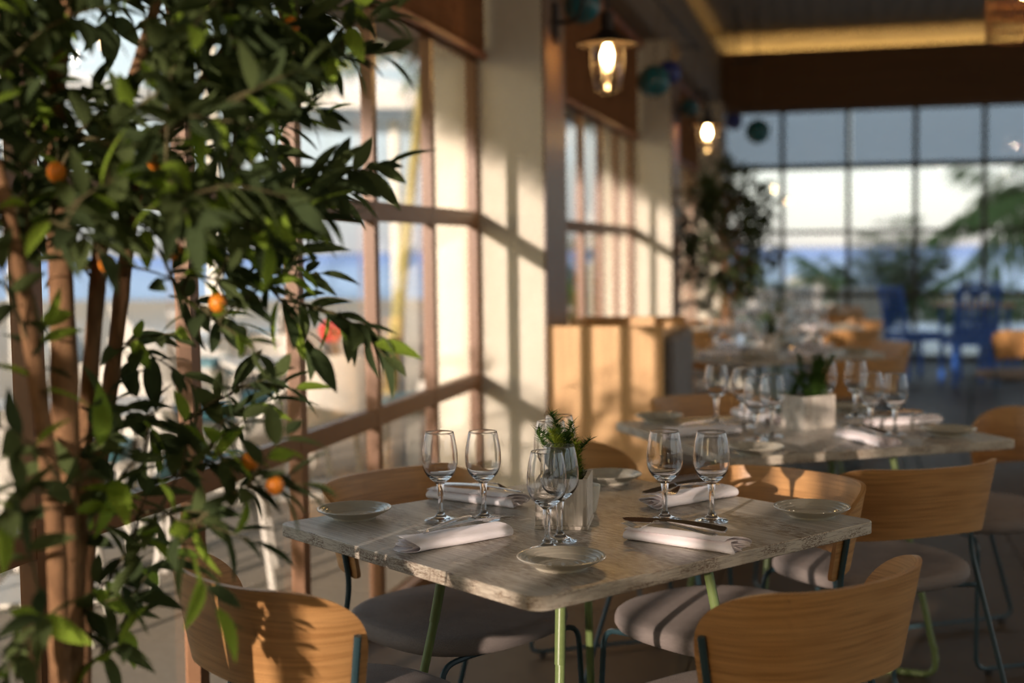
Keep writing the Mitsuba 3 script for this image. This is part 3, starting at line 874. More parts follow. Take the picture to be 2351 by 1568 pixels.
G2 = 'on the second table'
for x, y, lb in ((-.594, 4.470, 'left corner of the second table'), (.315, 4.265, 'right corner of the second table'), (.022, 4.840, 'far corner of the second table, behind the glasses'), (-.235, 3.800, 'near corner of the second table')):
    plate(x, y, 'grey glazed bread plate on the ' + lb)
for x, y, lb in ((-.403, 4.464, 'farthest left wine glass on the second table'), (-.306, 4.356, 'second wine glass from the left on the second table'), (-.247, 4.054, 'nearest wine glass of the second table, left of its planter'),
                 (-.206, 4.146, 'wine glass touching the left side of the planter on the second table'), (-.054, 4.628, 'left glass of the two behind the planter of the second table'), (.045, 4.665, 'right glass of the two behind the planter of the second table'),
                 (.086, 4.268, 'left glass of the pair at the right of the second table'), (.157, 4.229, 'right glass of the pair at the right of the second table')):
    glass(x, y, 'clear ' + lb)
setting(-.420, 4.160, R2 + PI / 2 - PI / 2, 'on the left side of the second table', 0)
setting(.065, 4.070, R2 + PI / 2, 'on the near side of the second table', 1)
setting(.190, 4.490, R2 + PI, 'on the right side of the second table', 2)
setting(-.275, 4.560, R2 - PI / 2, 'on the far side of the second table', 0)
planter(-.105, 4.400, -.75, 'whitewashed wooden planter box with green sprigs on the second table', 2)

# ---------------------------------------------------------------- farther tables
ORD = ['third', 'fourth', 'fifth']
for t, (cx, cy, rot, sc) in enumerate(((-.40, 7.50, -.838, 1), (-.47, 9.90, -.80, 1), (-.55, 12.3, -.75, 1))):
    Cc = np.array([cx, cy])
    a, b = np.array([math.cos(rot), math.sin(rot)]), np.array([-math.sin(rot), math.cos(rot)])
    o = ORD[t]
    table(cx, cy, rot, TA, TB, f'grey weathered wood table, {o} in the row from the front')
    gg = f'on the {o} table'
    for (da, db, dro, w) in ((0, -.55, 0, 'left'), (.58, 0, PI / 2, 'near'), (-.58, 0, -PI / 2, 'window'), (0, .62, PI, 'far right')):
        if t == 2 and w in ('left', 'window'):
            continue
        chair(*on(Cc, da, db, a, b), rot + dro, f'bent oak chair at the {w} side of the {o} table')
    for da, db, w in ((-.33, -.33, 'left'), (.30, -.34, 'near'), (.31, .36, 'right'), (-.31, .36, 'far')):
        p = on(Cc, da, db, a, b)
        plate(*p, f'grey bread plate on the {w} corner of the {o} table', 'bread plates ' + gg)
    for da, db, w in ((-.20, -.20, 'outer glass of the left pair'), (-.145, -.125, 'inner glass of the left pair'), (.165, -.22, 'outer glass of the near pair'), (.12, -.15, 'inner glass of the near pair'),
                      (.12, .15, 'inner glass of the right pair'), (.20, .21, 'outer glass of the right pair'), (-.15, .16, 'inner glass of the far pair'), (-.22, .22, 'outer glass of the far pair')):
        p = on(Cc, da, db, a, b)
        glass(*p, f'clear wine glass, {w} on the {o} table', 'wine glasses ' + gg)
    for (da, db, dro, w) in ((0, -.33, 0, 'left'), (.31, 0, PI / 2, 'near'), (-.31, 0, -PI / 2, 'window'), (0, .34, PI, 'far right')):
        p = on(Cc, da, db, a, b)
        setting(*p, rot + dro, f'on the {w} side of the {o} table', t, gg)
    planter(cx, cy, rot + .7, f'whitewashed planter box with sprigs on the {o} table from the front', t)

# wooden bench end and bench
k = thing('banquette', 'plywood bench with a tall sunlit end panel beside the striped column', 'bench')
for nm, (x0, x1, y0, y1, z0, z1) in (('end_panel', (-1.272, -.757, 5.835, 5.868, 0, .985)), ('end_panel', (-1.272, -.757, 6.68, 6.71, 0, .985)), ('back_board', (-1.272, -1.25, 6.36, 6.68, 0, .985)), ('inner_board', (-.80, -.775, 5.868, 6.68, 0, .95))):
    m = bx(x0, x1, y0, y1, z0, z1, .002)
    v = np.array(m.vertices)
    obj(nm, mikit.ply(m, 'm_ply', uv=np.c_[v[:, 2], v[:, 0] + v[:, 1]]), k)
obj('bottom_board', mikit.ply(bx(-1.245, -.805, 6.36, 6.675, .62, .64), 'm_beam'), k, label='dark inside of the open top')
obj('back_cushion', mikit.ply(bx(-.775, -.715, 5.90, 6.67, .46, .93, .02), 'm_greyfab'), k, label='grey upholstered back')
obj('seat_cushion', mikit.ply(bx(-.72, -.30, 5.90, 6.67, .36, .455, .025), 'm_greyfab'), k, label='grey seat cushion')
obj('seat_base', mikit.ply(bx(-.774, -.34, 5.92, 6.66, 0.0, .36), 'm_beam'), k)

# wooden chair at the right edge and blue chairs
chair(1.14, 9.55, .35, 'bent oak chair cut by the picture edge, in front of the blue chairs')


def blue_parts():
    P = {}
    P['seat'] = bx(-.21, .21, -.20, .22, .435, .465, .006)
    def post(s):
        return cat(bx(s * .195 - .018, s * .195 + .018, -.215, -.18, 0, .455, .003), tube([(s * .195, -.198, .45), (s * .195, -.235, .70), (s * .195, -.285, .93)], .019, 8))
    P['back_leg'] = [post(-1), post(1)]
    P['front_leg'] = [bx(s * .19 - .018, s * .19 + .018, .175, .21, 0, .44, .003) for s in (-1, 1)]
    P['slat'] = [tube([(x, -.200, .50), (x, -.235, .70), (x, -.272, .86)], .011, 6) for x in np.linspace(-.15, .15, 6)]
    P['top_rail'] = tube([(-.20, -.278, .895), (0, -.295, .90), (.20, -.278, .895)], .026, 8)
    P['lower_rail'] = bx(-.19, .19, -.212, -.19, .49, .52, .003)
    P['apron'] = bx(-.19, .19, -.19, .20, .38, .435, .003)
    return {k: [mikit.ply(m, 'm_bluechair', smooth=40) for m in (v if isinstance(v, list) else [v])] for k, v in P.items()}


BLUE = blue_parts()
for x, y, r, w in ((.70, 14.00, -1.05, 'leftmost of four by the far window'), (1.16, 13.40, .25, 'near middle one, its slatted back towards us'), (1.36, 14.90, 2.9, 'farthest of four, on the window side'), (1.86, 13.98, 1.45, 'rightmost of four by the far window')):
    k = thing('slat_chair', f'blue slat back chair, {w}', 'chair')
    for nm, ds in BLUE.items():
        for d in ds:
            obj(nm, d, k, at(x, y, 0, r))
k = thing('side_table', 'small wooden table between the blue chairs by the far window', 'table')
obj('top', mikit.ply(ext(rr_poly(.60, .60, .02), .03, .715), 'm_oak', uv=np.array(ext(rr_poly(.60, .60, .02), .03, .715).vertices)[:, :2]), k, at(1.28, 14.16, 0, .3))
for sx in (-1, 1):
    for sy in (-1, 1):
        obj('leg', mikit.ply(tube([(sx * .24, sy * .24, 0), (sx * .24, sy * .24, .715)], .02, 8), 'm_bluechair'), k, at(1.28, 14.16, 0, .3))
for i, (x, y) in enumerate(((1.18, 14.05), (1.36, 14.02), (1.22, 14.28), (1.40, 14.25))):
    glass(x, y, ('left near', 'right near', 'left far', 'right far')[i] + ' wine glass on the small table between the blue chairs', 'wine glasses between the blue chairs')

# ---------------------------------------------------------------- lamps, floats
SHADE = mikit.ply(lathe([(.028, .30), (.030, .225), (.045, .215), (.060, .195), (.140, .165), (.143, .160), (.138, .158), (.060, .185), (.04, .20), (.022, .21), (.0225, .29), (.028, .30)], 40), 'm_iron', smooth=35)
GLOBE = mikit.ply(lathe([(.045, .175), (.066, .15), (.070, .10), (.066, .02), (.050, -.03), (.020, -.05), (.0001, -.055), ], 32), 'm_pane', smooth=True)
bulb_p = [(.0001, -.02), (.016, -.014), (.027, .004), (.030, .022), (.026, .042), (.015, .062), (.012, .080)]
CAGE = mikit.ply(cat([tube([(.075 * math.cos(t), .075 * math.sin(t), .17), (.078 * math.cos(t), .078 * math.sin(t), .08), (.06 * math.cos(t), .06 * math.sin(t), -.045), (.0, .0, -.075)], .0025, 5) for t in np.arange(6) * PI / 3]
    + [tube([(.078 * math.cos(t), .078 * math.sin(t), .08) for t in np.linspace(0, 2 * PI, 24, endpoint=False)], .0025, 5, closed=True)]), 'm_iron')
for (x, y, z, lb) in ((-1.035, 6.09, 2.085, 'black wall lantern with a glowing bulb on the first cream column'), (-1.035, 10.74, 2.12, 'black wall lantern with a glowing bulb on the second cream column')):
    k = thing('wall_lantern', lb, 'lamp')
    M = at(x, y, z)
    obj('shade', SHADE, k, M)
    obj('cage', CAGE, k, M)
    obj('glass_globe', GLOBE, k, M)
    obj('bulb', mikit.ply(lathe(bulb_p, 20), 'm_white', smooth=True, emitter={'type': 'area', 'radiance': {'type': 'rgb', 'value': [6.0, 3.4, 1.15]}}), k, M @ T().translate([0, 0, .085]))
    obj('socket', mikit.ply(tube([(0, 0, .16), (0, 0, .28)], .016, 12), 'm_iron'), k, M)
    obj('arm', mikit.ply(tube(fillet([(-.235, 0, .27), (-.13, 0, .27), (-.10, 0, .42), (0, 0, .45), (0, 0, .29)], .09, 8), .010, 10), 'm_iron', smooth=40), k, M)
    obj('wall_plate', mikit.ply(bx(-.247, -.228, -.03, .03, .18, .36, .004), 'm_iron'), k, M)

sph = trimesh.creation.icosphere(3, 1.0)
for i, (x, y, z, r, mt, lb) in enumerate(((-1.22, 9.0, 2.43, .105, 'm_float_teal', 'teal glass fishing float hanging before the second column'), (-1.16, 9.3, 2.52, .085, 'm_float_blue', 'dark blue glass fishing float beside the large teal float'),
        (-1.215, 6.45, 2.49, .085, 'm_float_teal', 'teal glass float behind the arm of the near wall lantern'), (-1.20, 10.95, 2.45, .07, 'm_float_teal', 'small dark teal float near the second lantern'),
        (-1.08, 14.0, 2.61, .085, 'm_float_blue', 'cobalt blue glass float in front of the far window'), (-.84, 14.0, 2.50, .12, 'm_float_teal', 'round teal glass float in front of the far window'))):
    k = thing('glass_float', lb, 'glass float')
    m = sph.copy(); m.apply_scale(r); m.apply_translation([x, y, z])
    obj('ball', mikit.ply(m, mt, smooth=True), k)
    top = 2.94 if y < 13 else 3.21
    obj('cord', mikit.ply(tube([(x, y, z + r * .98), ((x if y > 13 else -1.24 + (y - 5.0) * .1 / 6.2), y if y < 13 else 13.99, top)], .004, 6), 'm_rope'), k)
    obj('net', mikit.ply(cat([tube([(x + r * 1.02 * math.cos(t) * math.sin(q), y + r * 1.02 * math.sin(t) * math.sin(q), z + r * 1.02 * math.cos(q)) for q in np.linspace(0.05, PI - .05, 14)], .0025, 5) for t in np.arange(6) * PI / 3]), 'm_rope'), k)
# the floats hang from a rail under the soffit
single('hanging_rail', mikit.ply(cat(tube([(-1.24, 5.0, 2.94), (-1.14, 11.2, 2.94)], .012, 8), tube([(-1.1, 13.99, 3.21), (-.8, 13.99, 3.21)], .012, 8), tube([(-1.05, 13.99, 3.21), (-1.05, 13.99, 3.765)], .008, 6), tube([(-.85, 13.99, 3.21), (-.85, 13.99, 3.765)], .008, 6),
    [bx(-1.40, -1.12, y - .01, y + .01, 2.932, 2.945) for y in (5.2, 8.2, 11.0)]), 'm_iron'), 'dark rail under the soffit from which the glass floats hang', 'rail')

_ms = []
for t in np.linspace(0, 2 * PI, 44, endpoint=False):
    _ms.append(tube([(.155 * math.cos(t), .155 * math.sin(t), -.12), (.158 * math.cos(t), .158 * math.sin(t), .05), (.14 * math.cos(t), .14 * math.sin(t), .22), (.05 * math.cos(t), .05 * math.sin(t), .30)], .0022, 4))
BASKET = mikit.ply(cat(_ms), 'm_wicker')
HOOP = mikit.ply(cat([tube([(r * math.cos(t), r * math.sin(t), z) for t in np.linspace(0, 2 * PI, 40, endpoint=False)], .004, 6, closed=True) for r, z in ((.155, -.12), (.157, -.06), (.158, 0), (.158, .06), (.146, .18))]), 'm_wicker')
FILL_BULB = mikit.ply(lathe(bulb_p, 20), 'm_white', smooth=True, emitter={'type': 'area', 'radiance': {'type': 'rgb', 'value': [FILL_PEND * 1.9, FILL_PEND * 1.5, FILL_PEND * 1.1]}})  # bulb of the added pendants that lift the interior shade
FILL_BULB0 = mikit.ply(lathe(bulb_p, 20), 'm_white', smooth=True, emitter={'type': 'area', 'radiance': {'type': 'rgb', 'value': [2.5, 1.3, 0.4]}})
for i, (px_, py_, pz_, lb) in enumerate(((.83, 7.0, 2.43, 'wicker wire basket pendant lamp with a glowing bulb at the top right corner'), (1.9, 3.6, 2.75, 'added fill wicker pendant lamp right of the second table, above the picture'), (1.6, .9, 2.75, 'added fill wicker pendant lamp right of the camera, above the picture'),
        (.2, -1.2, 2.75, 'added fill wicker pendant lamp out of view behind the camera'), (3.6, 5.2, 2.75, 'added fill wicker pendant lamp out of view on the right side of the room'), (3.4, 1.2, 2.75, 'added fill wicker pendant lamp out of view by the right wall near the camera'), (2.6, 9.6, 2.75, 'added fill wicker pendant lamp out of view far right in the room'))):
    k = thing('pendant_lamp', lb, 'lamp')  # all but the first are added fill lamps outside the view
    M = at(px_, py_, pz_)
    obj('basket', BASKET, k, M)
    obj('hoop', HOOP, k, M)
    obj('bulb', FILL_BULB0 if i == 0 else FILL_BULB, k, at(px_ + .02, py_, pz_ + .09))
    obj('cord', mikit.ply(tube([(0.02, 0, .16), (0.0, 0, .30), (0, 0, 3.765 - pz_)], .006, 6), 'm_iron'), k, M)

# ---------------------------------------------------------------- the leafy trees inside
def leaf_mesh(L, W, droop, fold, n=7):
    q = np.linspace(0, 1, n)
    w = W / 2 * np.sin(PI * q ** .8) ** .85
    w[0], w[-1] = .0012, .0002
    y = L * q
    z = -droop * q * q
    P = np.stack([np.c_[-w, y, z + fold * w], np.c_[0 * w, y, z], np.c_[w, y, z + fold * w]], 1)
    return grid_mesh(P)


LEAVES = [leaf_mesh(.066, .025, .012, .30), leaf_mesh(.074, .027, .020, .22), leaf_mesh(.056, .024, .006, .35), leaf_mesh(.068, .022, .024, .2)]
LPLY = {(i, m): mikit.ply(LEAVES[i], m, smooth=True) for i in range(4) for m in ('m_leaf', 'm_leaf_dark', 'm_leaf_sunlit')}


def leaf_frame(o, d, up, s):
    d = d / np.linalg.norm(d)
    x = np.cross(d, up)
    x /= np.linalg.norm(x) + 1e-9
    z = np.cross(x, d)
    M = np.eye(4)
    M[:3, 0], M[:3, 1], M[:3, 2], M[:3, 3] = x * s, d * s, z * s, o
    return M


TREE = thing('indoor_tree', 'large leafy potted tree with small orange fruits at the left foreground', 'tree')
rng = np.random.default_rng(11)
TR = {}
for key, r0 in (('t1', .024), ('t2', .0165), ('t3', .0155), ('t4', .0155)):
    p = np.array(TRUNKS[key])
    base = np.array([-1.075, 1.715, .34]) + np.array({'t1': (0, 0, 0), 't2': (.03, .02, 0), 't3': (.01, .05, 0), 't4': (-.02, -.04, 0)}[key])
    p = np.vstack([base, p])
    t = np.r_[0, np.cumsum(np.linalg.norm(np.diff(p, axis=0), axis=1))]
    q = np.linspace(0, t[-1], 60)
    p = np.stack([np.interp(q, t, p[:, i]) for i in range(3)], 1)
    from scipy.ndimage import gaussian_filter1d
    p = gaussian_filter1d(p, 2.0, axis=0, mode='nearest')
    r = r0 * (1 - .55 * (q / q[-1]) ** 1.5) * (1 + .10 * meshkit.noise(np.c_[q * 14, q * 0 + r0 * 1000, q * 0]) - .05) * (1 + .12 * np.exp(-((q * 8) % 1 - .5) ** 2 * 60))
    TR[key] = p
    obj('trunk', mikit.ply(tube(p, r, 14), 'm_bark', smooth=60), TREE)
ALLP = np.vstack(list(TR.values()))
bm = []
near, bulk = [], []
CLS = [np.array(c) for c in CLUSTERS if not (c[0] < -1.17 and c[1] < 1.86)]
CLS.sort(key=lambda c: np.linalg.norm(ALLP - c, axis=1).min())
NODES = [p for p in ALLP]
for ci, c in enumerate(CLS):
    nd = np.array(NODES)
    dd = np.linalg.norm((nd - c) * [1, 1, 1.25] + [0, 0, .05], axis=1) + .05 * (np.arange(len(nd)) < len(ALLP))
    o = nd[np.argmin(dd)]
    out = c - o
    L = np.linalg.norm(out) + 1e-6
    mid = o + out * .5 + np.array([0, 0, .12 * L])
    pp = np.array([(1 - s) ** 2 * o + 2 * s * (1 - s) * mid + s * s * c for s in np.linspace(0, 1, 7)])
    NODES += [pp[4], c]
    bm.append(tube(pp, np.linspace(.0032, .0014, 7), 5))
    tip = out / L
    tip = tip * .6 + np.array([.25, .02, -.05]) * (1 if c[0] > -1.0 else .2) + rng.normal(0, .25, 3)
    tip /= np.linalg.norm(tip)
    st = np.array([c + tip * s * .075 + np.array([0, 0, -.012 * s * s]) for s in np.linspace(-.4, 1, 5)])
    bm.append(tube(st, np.linspace(.0018, .0010, 5), 4))
    low = c[2] < 1.36
    nl = 9 if low else 12
    for k in range(nl):
        s = k / (nl - 1)
        i = min(int(s * 4), 3)
        q = st[i] + (st[i + 1] - st[i]) * (s * 4 - i)
        an = k * 2.4 + rng.uniform(-.5, .5)
        u = np.cross(tip, [0, 0, 1.0]); u /= np.linalg.norm(u) + 1e-9
        v = np.cross(u, tip)
        side = math.cos(an) * u + math.sin(an) * v
        d = tip * (.35 + .55 * s) + side * (1 - .45 * s) + np.array([0, 0, -.22])
        up = np.array([0, 0, 1.0]) + rng.normal(0, .45, 3)
        b = rng.random()
        mt = 'm_leaf_sunlit' if b < (.2 if low else .13) else ('m_leaf' if b < .6 else 'm_leaf_dark')
        (near if True else bulk).append((q, leaf_frame(q, d, up, rng.uniform(.82, 1.22)), int(rng.integers(4)), mt))
near = [l for l in near if not any((p[0] < -1.27 and p[1] < 1.76) or p[0] < -1.55 for p in (l[0], l[1][:3, 3] + l[1][:3, 1] * .085))]
dist = [np.linalg.norm(q - EYE) + (0 if (q - EYE) @ CAM_FWD > 0 else 9) for q, *_ in near]
order = np.argsort(dist)
for j in order[:300]:
    q, M, li, mt = near[j]
    obj('leaf', LPLY[(li, mt)], TREE, T(M))
rest = {}
for j in order[300:]:
    q, M, li, mt = near[j]
    m = LEAVES[li].copy()
    m.apply_transform(M)
    rest.setdefault(mt, []).append(m)
for mt, ms in rest.items():
    obj('foliage', mikit.ply(cat(ms), mt, smooth=True), TREE, kind='stuff')
obj('branch', mikit.ply(cat(bm), 'm_twig', smooth=40), TREE, kind='stuff')
ORANGE = trimesh.creation.icosphere(3, .0125)
ORANGE.apply_scale([1, 1, 1.12])
ORANGE = mikit.ply(ORANGE, 'm_orange', smooth=True)
for f in FRUITS:
    obj('fruit', ORANGE, TREE, T().translate(list(f)), label='small orange fruit')
single('tree_pot', mikit.ply(lathe([(.0001, 0), (.14, 0), (.15, .01), (.19, .36), (.20, .38), (.20, .395), (.185, .395), (.175, .34), (.0001, .335)], 40), 'm_cup', smooth=35), 'round cream pot holding the large leafy tree', 'pot', to_world=at(-1.07, 1.72, 0))


def round_tree(key, label, x, y, z0, top, rad, nl, leafm, trunk_n, seed, cat_='tree'):
    k = thing(key, label, cat_)
    rng = np.random.default_rng(seed)
    ms, tw = [], []
    for i in range(trunk_n):
        a = i * 2.4
        tw.append(tube([(x + .03 * math.cos(a), y + .03 * math.sin(a), z0), (x + .07 * math.cos(a), y + .07 * math.sin(a), (z0 + top) / 2), (x + .22 * rad * math.cos(a), y + .22 * rad * math.sin(a), top - .25)], [.022, .017, .009], 8))
    zc, hz = (top + max(z0 + .35, top - 1.25)) / 2, (top - max(z0 + .35, top - 1.25)) / 2
    for i in range(nl // 9):
        d = rng.normal(0, 1, 3); d /= np.linalg.norm(d)
        r = rng.uniform(.25, 1) ** .5
        c = np.array([x, y, zc]) + d * r * np.array([rad, rad, hz])
        tw.append(tube([(x, y, c[2] - .15), c], [.004, .002], 4))
        for j in range(9):
            dd = d * .5 + rng.normal(0, .7, 3)
            m = LEAVES[int(rng.integers(4))].copy()
            m.apply_transform(leaf_frame(c + rng.normal(0, .03, 3), dd, np.array([0, 0, 1.0]) + rng.normal(0, .5, 3), 1.35))
            ms.append(m)
    obj('trunk', mikit.ply(cat(tw), 'm_bark', smooth=40), k)
    obj('foliage', mikit.ply(cat(ms), leafm, smooth=True), k, kind='stuff')
    return k


round_tree('indoor_tree', 'dark leafy potted tree beyond the second column in front of the far window', -.93, 11.32, .38, 2.05, .42, 2000, 'm_leaf_dark', 3, 21)
single('tree_pot', mikit.ply(lathe([(.0001, 0), (.14, 0), (.15, .01), (.19, .36), (.20, .38), (.20, .395), (.185, .395), (.175, .34), (.0001, .335)], 32), 'm_cup', smooth=35), 'round cream pot of the tree beyond the second column', 'pot', to_world=at(-.93, 11.32, 0))

# ---------------------------------------------------------------- outside
te = thing('terrace', 'pale stone paved terrace outside the windows', kind='structure')
obj('bed', mikit.ply(cat(bx(-16, -1.72, -8, 30, -.12, -.035), bx(-1.72, 12, 24.5, 30, -.12, -.035)), 'm_paver'), te)
obj('deck', mikit.ply(bx(-1.72, 12, 16.22, 24.5, -.12, -.03), 'm_deck'), te, label='smooth deck beyond the far window, sky sheen put into its pale colour')
for i in range(8):
    for j in range(16):
        x1, y0 = -1.74 - i * .8, 1.0 + j * .8
        obj('paver', mikit.ply(bx(x1 - .795, x1, y0, y0 + .795, -.04, -.02 - .001 * ((i * 7 + j * 3) % 3)), 'm_paver'), te)
single('beach', mikit.ply(bx(-70, 70, -60, 42, -.60, -.20), 'm_sand'), 'sandy ground beyond the terrace', kind='structure')
single('sea', mikit.ply(pane_quad((-4000, 20, -.75), (8000, 0, 0), (0, 4000, 0)), 'm_sea'), 'blue sea up to the horizon', kind='structure')
scene['sea'] = mikit.ply(cat(pane_quad((-5000, -3000, -.75), (10000, 0, 0), (0, 8000, 0))), 'm_sea')
po = thing('porch_roof', 'grey porch roof over the terrace outside the left windows', kind='structure')
obj('slab', mikit.ply(bx(-3.45, -1.72, -4.0, 17.5, 2.94, 3.06), 'm_soffit'), po)
fr = []
rng = np.random.default_rng(3)
for y in np.arange(-3.9, 17.4, .05):
    l = rng.uniform(.05, .11)
    fr.append(tube([(-3.44, y, 2.96), (-3.47, y + rng.uniform(-.02, .02), 2.96 - l)], .006, 4))
obj('thatch_fringe', mikit.ply(cat(fr), 'm_thatch'), po, kind='stuff')


def frond(L, droop, nl, wid, rng, el=.6, lw=.018):
    V = []
    ms = []
    q = np.linspace(0, 1, 12)
    p = np.stack([0 * q, L * math.cos(el) * (q + .1 * q * q * droop), L * (math.sin(el) * q - .55 * droop * q * q)], 1)
    ms.append(tube(p, np.linspace(.012, .003, 12) * (L / 1.2), 5))
    for i in range(nl):
        s = .12 + .86 * i / nl
        k = min(int(s * 11), 10)
        o = p[k] + (p[k + 1] - p[k]) * (s * 11 - k)
        tg = p[k + 1] - p[k]; tg /= np.linalg.norm(tg)
        ll = wid * math.sin(PI * (.12 + .8 * s)) ** .6 * rng.uniform(.85, 1.1)
        for sd in (-1, 1):
            d = np.array([sd, 0, 0]) * .8 + tg * .75 + np.array([0, 0, -.22 - .25 * rng.random()])
            M = leaf_frame(o, d, np.array([0, 0, 1.0]) + rng.normal(0, .2, 3), 1)
            m = leaf_mesh(ll, lw * (L / 1.2), ll * .35, .2, 4)
            m.apply_transform(M)
            ms.append(m)
    return cat(ms)


def palm(label, base, top, r, nf, L, seed, droop=(.5, 1.2), az=None, cat_='palm', wid=.32, rad=.07, mat='m_palm', key='palm_tree', el=(.35, .6), nl=26, lw=.018):
    k = thing(key, label, cat_)
    rng = np.random.default_rng(seed)
    base, top = np.array(base, float), np.array(top, float)
    if np.linalg.norm(top - base) > .35:
        q = np.linspace(0, 1, 14)[:, None]
        p = base + (top - base) * q + np.array([0, 0, 0]) * q
        obj('trunk', mikit.ply(tube(p, rad * (1.15 - .45 * q[:, 0]) * (1 + .06 * np.sin(q[:, 0] * 90)), 12), 'm_palmtrunk', smooth=40), k)
    for i in range(nf):
        a = (az[i % len(az)] if az else i * 2 * PI / nf) + rng.uniform(-.2, .2)
        m = frond(L * rng.uniform(.8, 1.1), rng.uniform(*droop), nl, wid, rng, rng.uniform(*el), lw)
        m = rotz(m, a)
        m.apply_translation(top)
        obj('frond', mikit.ply(m, mat, smooth=True), k)
    return k


palm('leaning slim palm with a yellow green trunk on the terrace outside the front windows', (-3.78, 10.9, -.03), (-3.42, 11.0, 3.02), 0, 11, 1.5, 5, (1.2, 2.0), rad=.055, wid=.30)
palm('feathery palm in a white pot outside, out of view, shading the bench end', (-2.75, -.10, .36), (-2.75, -.10, .95), 0, 13, 1.30, 6, (.3, .8), wid=.44, rad=.04, el=(.6, 1.3), nl=10, lw=.062)  # out of view, broad leaflets placed to shade the bench end and column
single('terrace_pot', mikit.ply(lathe([(.0001, 0), (.16, 0), (.24, .38), (.22, .38), (.0001, .37)], 32), 'm_white', smooth=35), 'white pot of the unseen feathery palm outside the left windows', 'pot', to_world=at(-2.75, -.10, -.022))
palm('large coconut palm outside the far window at the right', (3.35, 21.0, -.1), (3.25, 21.0, 1.9), 0, 26, 2.05, 7, (.3, 1.6), rad=.12, wid=.70, el=(.1, 1.1), nl=36, lw=.03)
palm('bushy young palm outside the middle of the far window', (.62, 20.2, -.1), (.62, 20.2, .10), 0, 26, 1.9, 8, (.1, .6), wid=.5, el=(.6, 1.4), nl=32, lw=.036)
palm('small palm shrub outside the far window behind the blue chairs', (1.60, 18.0, -.1), (1.60, 18.0, .12), 0, 9, 1.0, 9, (.1, .5), wid=.34, el=(.7, 1.3), lw=.05)
palm('low palm shrub outside the far window left of the bushy palm', (-1.0, 22.8, -.1), (-1.0, 22.8, .1), 0, 14, 1.2, 10, (.1, .5), wid=.34, el=(.6, 1.3), lw=.05)
palm('green palm on the terrace seen through the window between the columns', (-3.2, 16.6, -.03), (-3.2, 16.6, .25), 0, 18, 1.9, 13, (.1, .7), wid=.42, el=(.6, 1.35), nl=26, lw=.04)
rng = np.random.default_rng(31)
ms = []
for i in range(2200):
    c = np.array([rng.uniform(-6, 9), 25.5 + rng.uniform(-.35, .35), rng.uniform(-.1, .45)])
    m = LEAVES[int(rng.integers(4))].copy()
    m.apply_transform(leaf_frame(c, rng.normal(0, 1, 3) + [0, 0, .6], rng.normal(0, 1, 3) + [0, 0, 1.0], 2.6))
    ms.append(m)
single('hedge', mikit.ply(cat(ms), 'm_hedge', smooth=True), 'low green hedge at the edge of the terrace outside the far window', 'hedge', kind='stuff')


def out_chair_parts():
    sq = rr_poly(.50, .48, .10)
    seat = ext(sq, .03, .42)
    t = np.linspace(-1.25, 1.25, 21)
    P = np.array([[[.25 * math.sin(a), -.02 - .25 * math.cos(a) - (z - .43) * .28, z] for z in np.linspace(.43, .84 - .22 * abs(a / 1.25) ** 3, 7)] for a in t])
    shell = grid_mesh(P)
    s2 = grid_mesh(P * np.array([.93, .93, 1.0]))
    s2.invert()
    legs = [tube([(sx * .19, sy * .18, .42), (sx * .24, sy * .23, 0)], .016, 8) for sx in (-1, 1) for sy in (-1, 1)]
    cu = ext(rr_poly(.42, .42, .08), .06, .45)
    return ([('seat', mikit.ply(seat, 'm_white', smooth=40))] + [('back_shell', mikit.ply(cat(shell, s2), 'm_white', smooth=True))] + [('leg', mikit.ply(l, 'm_white', smooth=40)) for l in legs], mikit.ply(cu, 'm_teal', smooth=40))


OC, CUSH = out_chair_parts()


def out_set(x, y, rot, n, which):
    k = thing('terrace_table', f'white square terrace table {which}', 'table')
    M = at(x, y, -.02, rot)
    obj('top', mikit.ply(ext(rr_poly(.8, .8, .03), .03, .71), 'm_white'), k, M)
    obj('stem', mikit.ply(tube([(0, 0, .02), (0, 0, .71)], .035, 12), 'm_white', smooth=40), k, M)
    obj('foot', mikit.ply(bx(-.25, .25, -.25, .25, 0, .02, .004), 'm_white'), k, M)
    for i in range(n):
        a = rot + i * PI / 2
        c = thing('terrace_chair', f'white shell chair, {("near", "right", "far", "left")[i]} side of the terrace table {which}', 'chair')
        MC = at(x + .62 * math.sin(a), y - .62 * math.cos(a), -.02, a)
        for nm, d in OC:
            obj(nm, d, c, MC)
        obj('cushion', CUSH, c, MC, label='teal seat cushion')


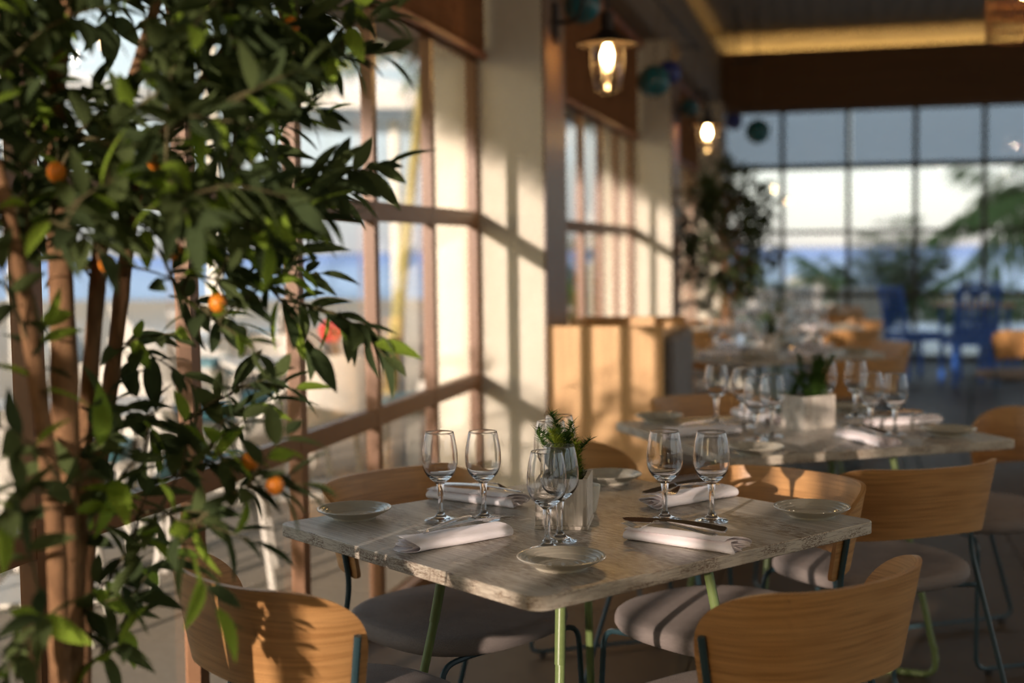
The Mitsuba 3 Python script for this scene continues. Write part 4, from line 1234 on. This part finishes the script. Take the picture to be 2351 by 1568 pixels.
out_set(-3.05, 4.75, .4, 4, 'behind the leafy tree')
out_set(-2.95, 7.05, .6, 4, 'with the red flowers')
out_set(-4.9, 9.3, .2, 4, 'in the middle of the terrace')
out_set(-6.6, 13.2, .5, 4, 'by the terrace edge')
out_set(-3.1, 13.6, .3, 4, 'beyond the leaning palm')
k = thing('flower_vase', 'small dark vase with a round bunch of red flowers on a white terrace table', 'vase')
VX, VY = -2.72, 6.93
obj('pot', mikit.ply(lathe([(.0001, 0), (.035, 0), (.045, .05), (.030, .10), (.034, .105), (.0001, .10)], 20), 'm_iron', smooth=35), k, at(VX, VY, .72))
rng = np.random.default_rng(8)
ms = []
for i in range(26):
    s = trimesh.creation.icosphere(1, .026)
    d = rng.normal(0, 1, 3); d /= np.linalg.norm(d)
    s.apply_translation(np.array([VX, VY, .895]) + d * .05)
    ms.append(s)
obj('bloom', mikit.ply(cat(ms), 'm_red', smooth=True), k, kind='stuff')
for i, (x, y, r, h) in enumerate(((-6.5, 18.0, 2.0, 3.35), (-9.5, 14.0, 2.0, 3.2))):
    k = thing('parasol', f'{("white parasol beyond the leaning palm", "white parasol farther left on the terrace")[i]}', 'parasol')
    obj('pole', mikit.ply(tube([(x, y, 0), (x, y, h + .4)], .03, 10), 'm_white'), k)
    n = 8
    pts = np.array([[x, y, h + .45]] + [[x + r * math.cos(t), y + r * math.sin(t), h] for t in np.arange(n) * 2 * PI / n] + [[x + r * math.cos(t), y + r * math.sin(t), h - .2] for t in np.arange(n) * 2 * PI / n])
    F = [[0, 1 + j, 1 + (j + 1) % n] for j in range(n)] + [[1 + j, 1 + n + j, 1 + n + (j + 1) % n] for j in range(n)] + [[1 + j, 1 + n + (j + 1) % n, 1 + (j + 1) % n] for j in range(n)]
    obj('canopy', mikit.ply(trimesh.Trimesh(pts, F, process=False), 'm_whitecloth'), k)
for i, (x, y) in enumerate(((-5.2, 10.6), (-5.9, 17.5))):
    single('terrace_post', mikit.ply(bx(x - .06, x + .06, y - .06, y + .06, -.02, 3.1, .005), 'm_plaster'), ('cream post on the terrace left of the red flowers', 'cream post far out on the terrace')[i], 'post')
for i, (x, y, w) in enumerate(((-.75, 18.3, 1.0), (-.55, 24.0, .8), (.25, 17.6, .6), (2.7, 17.6, .8))):
    k = thing('lounge_sofa', f'white outdoor sofa beyond the far window, {("left", "far", "middle", "right")[i]} one', 'sofa')
    obj('seat', mikit.ply(bx(x - w / 2, x + w / 2, y - .35, y + .35, 0, .40, .03), 'm_white'), k)
    obj('back', mikit.ply(bx(x - w / 2, x + w / 2, y + .2, y + .35, .40, .80, .03), 'm_white'), k)
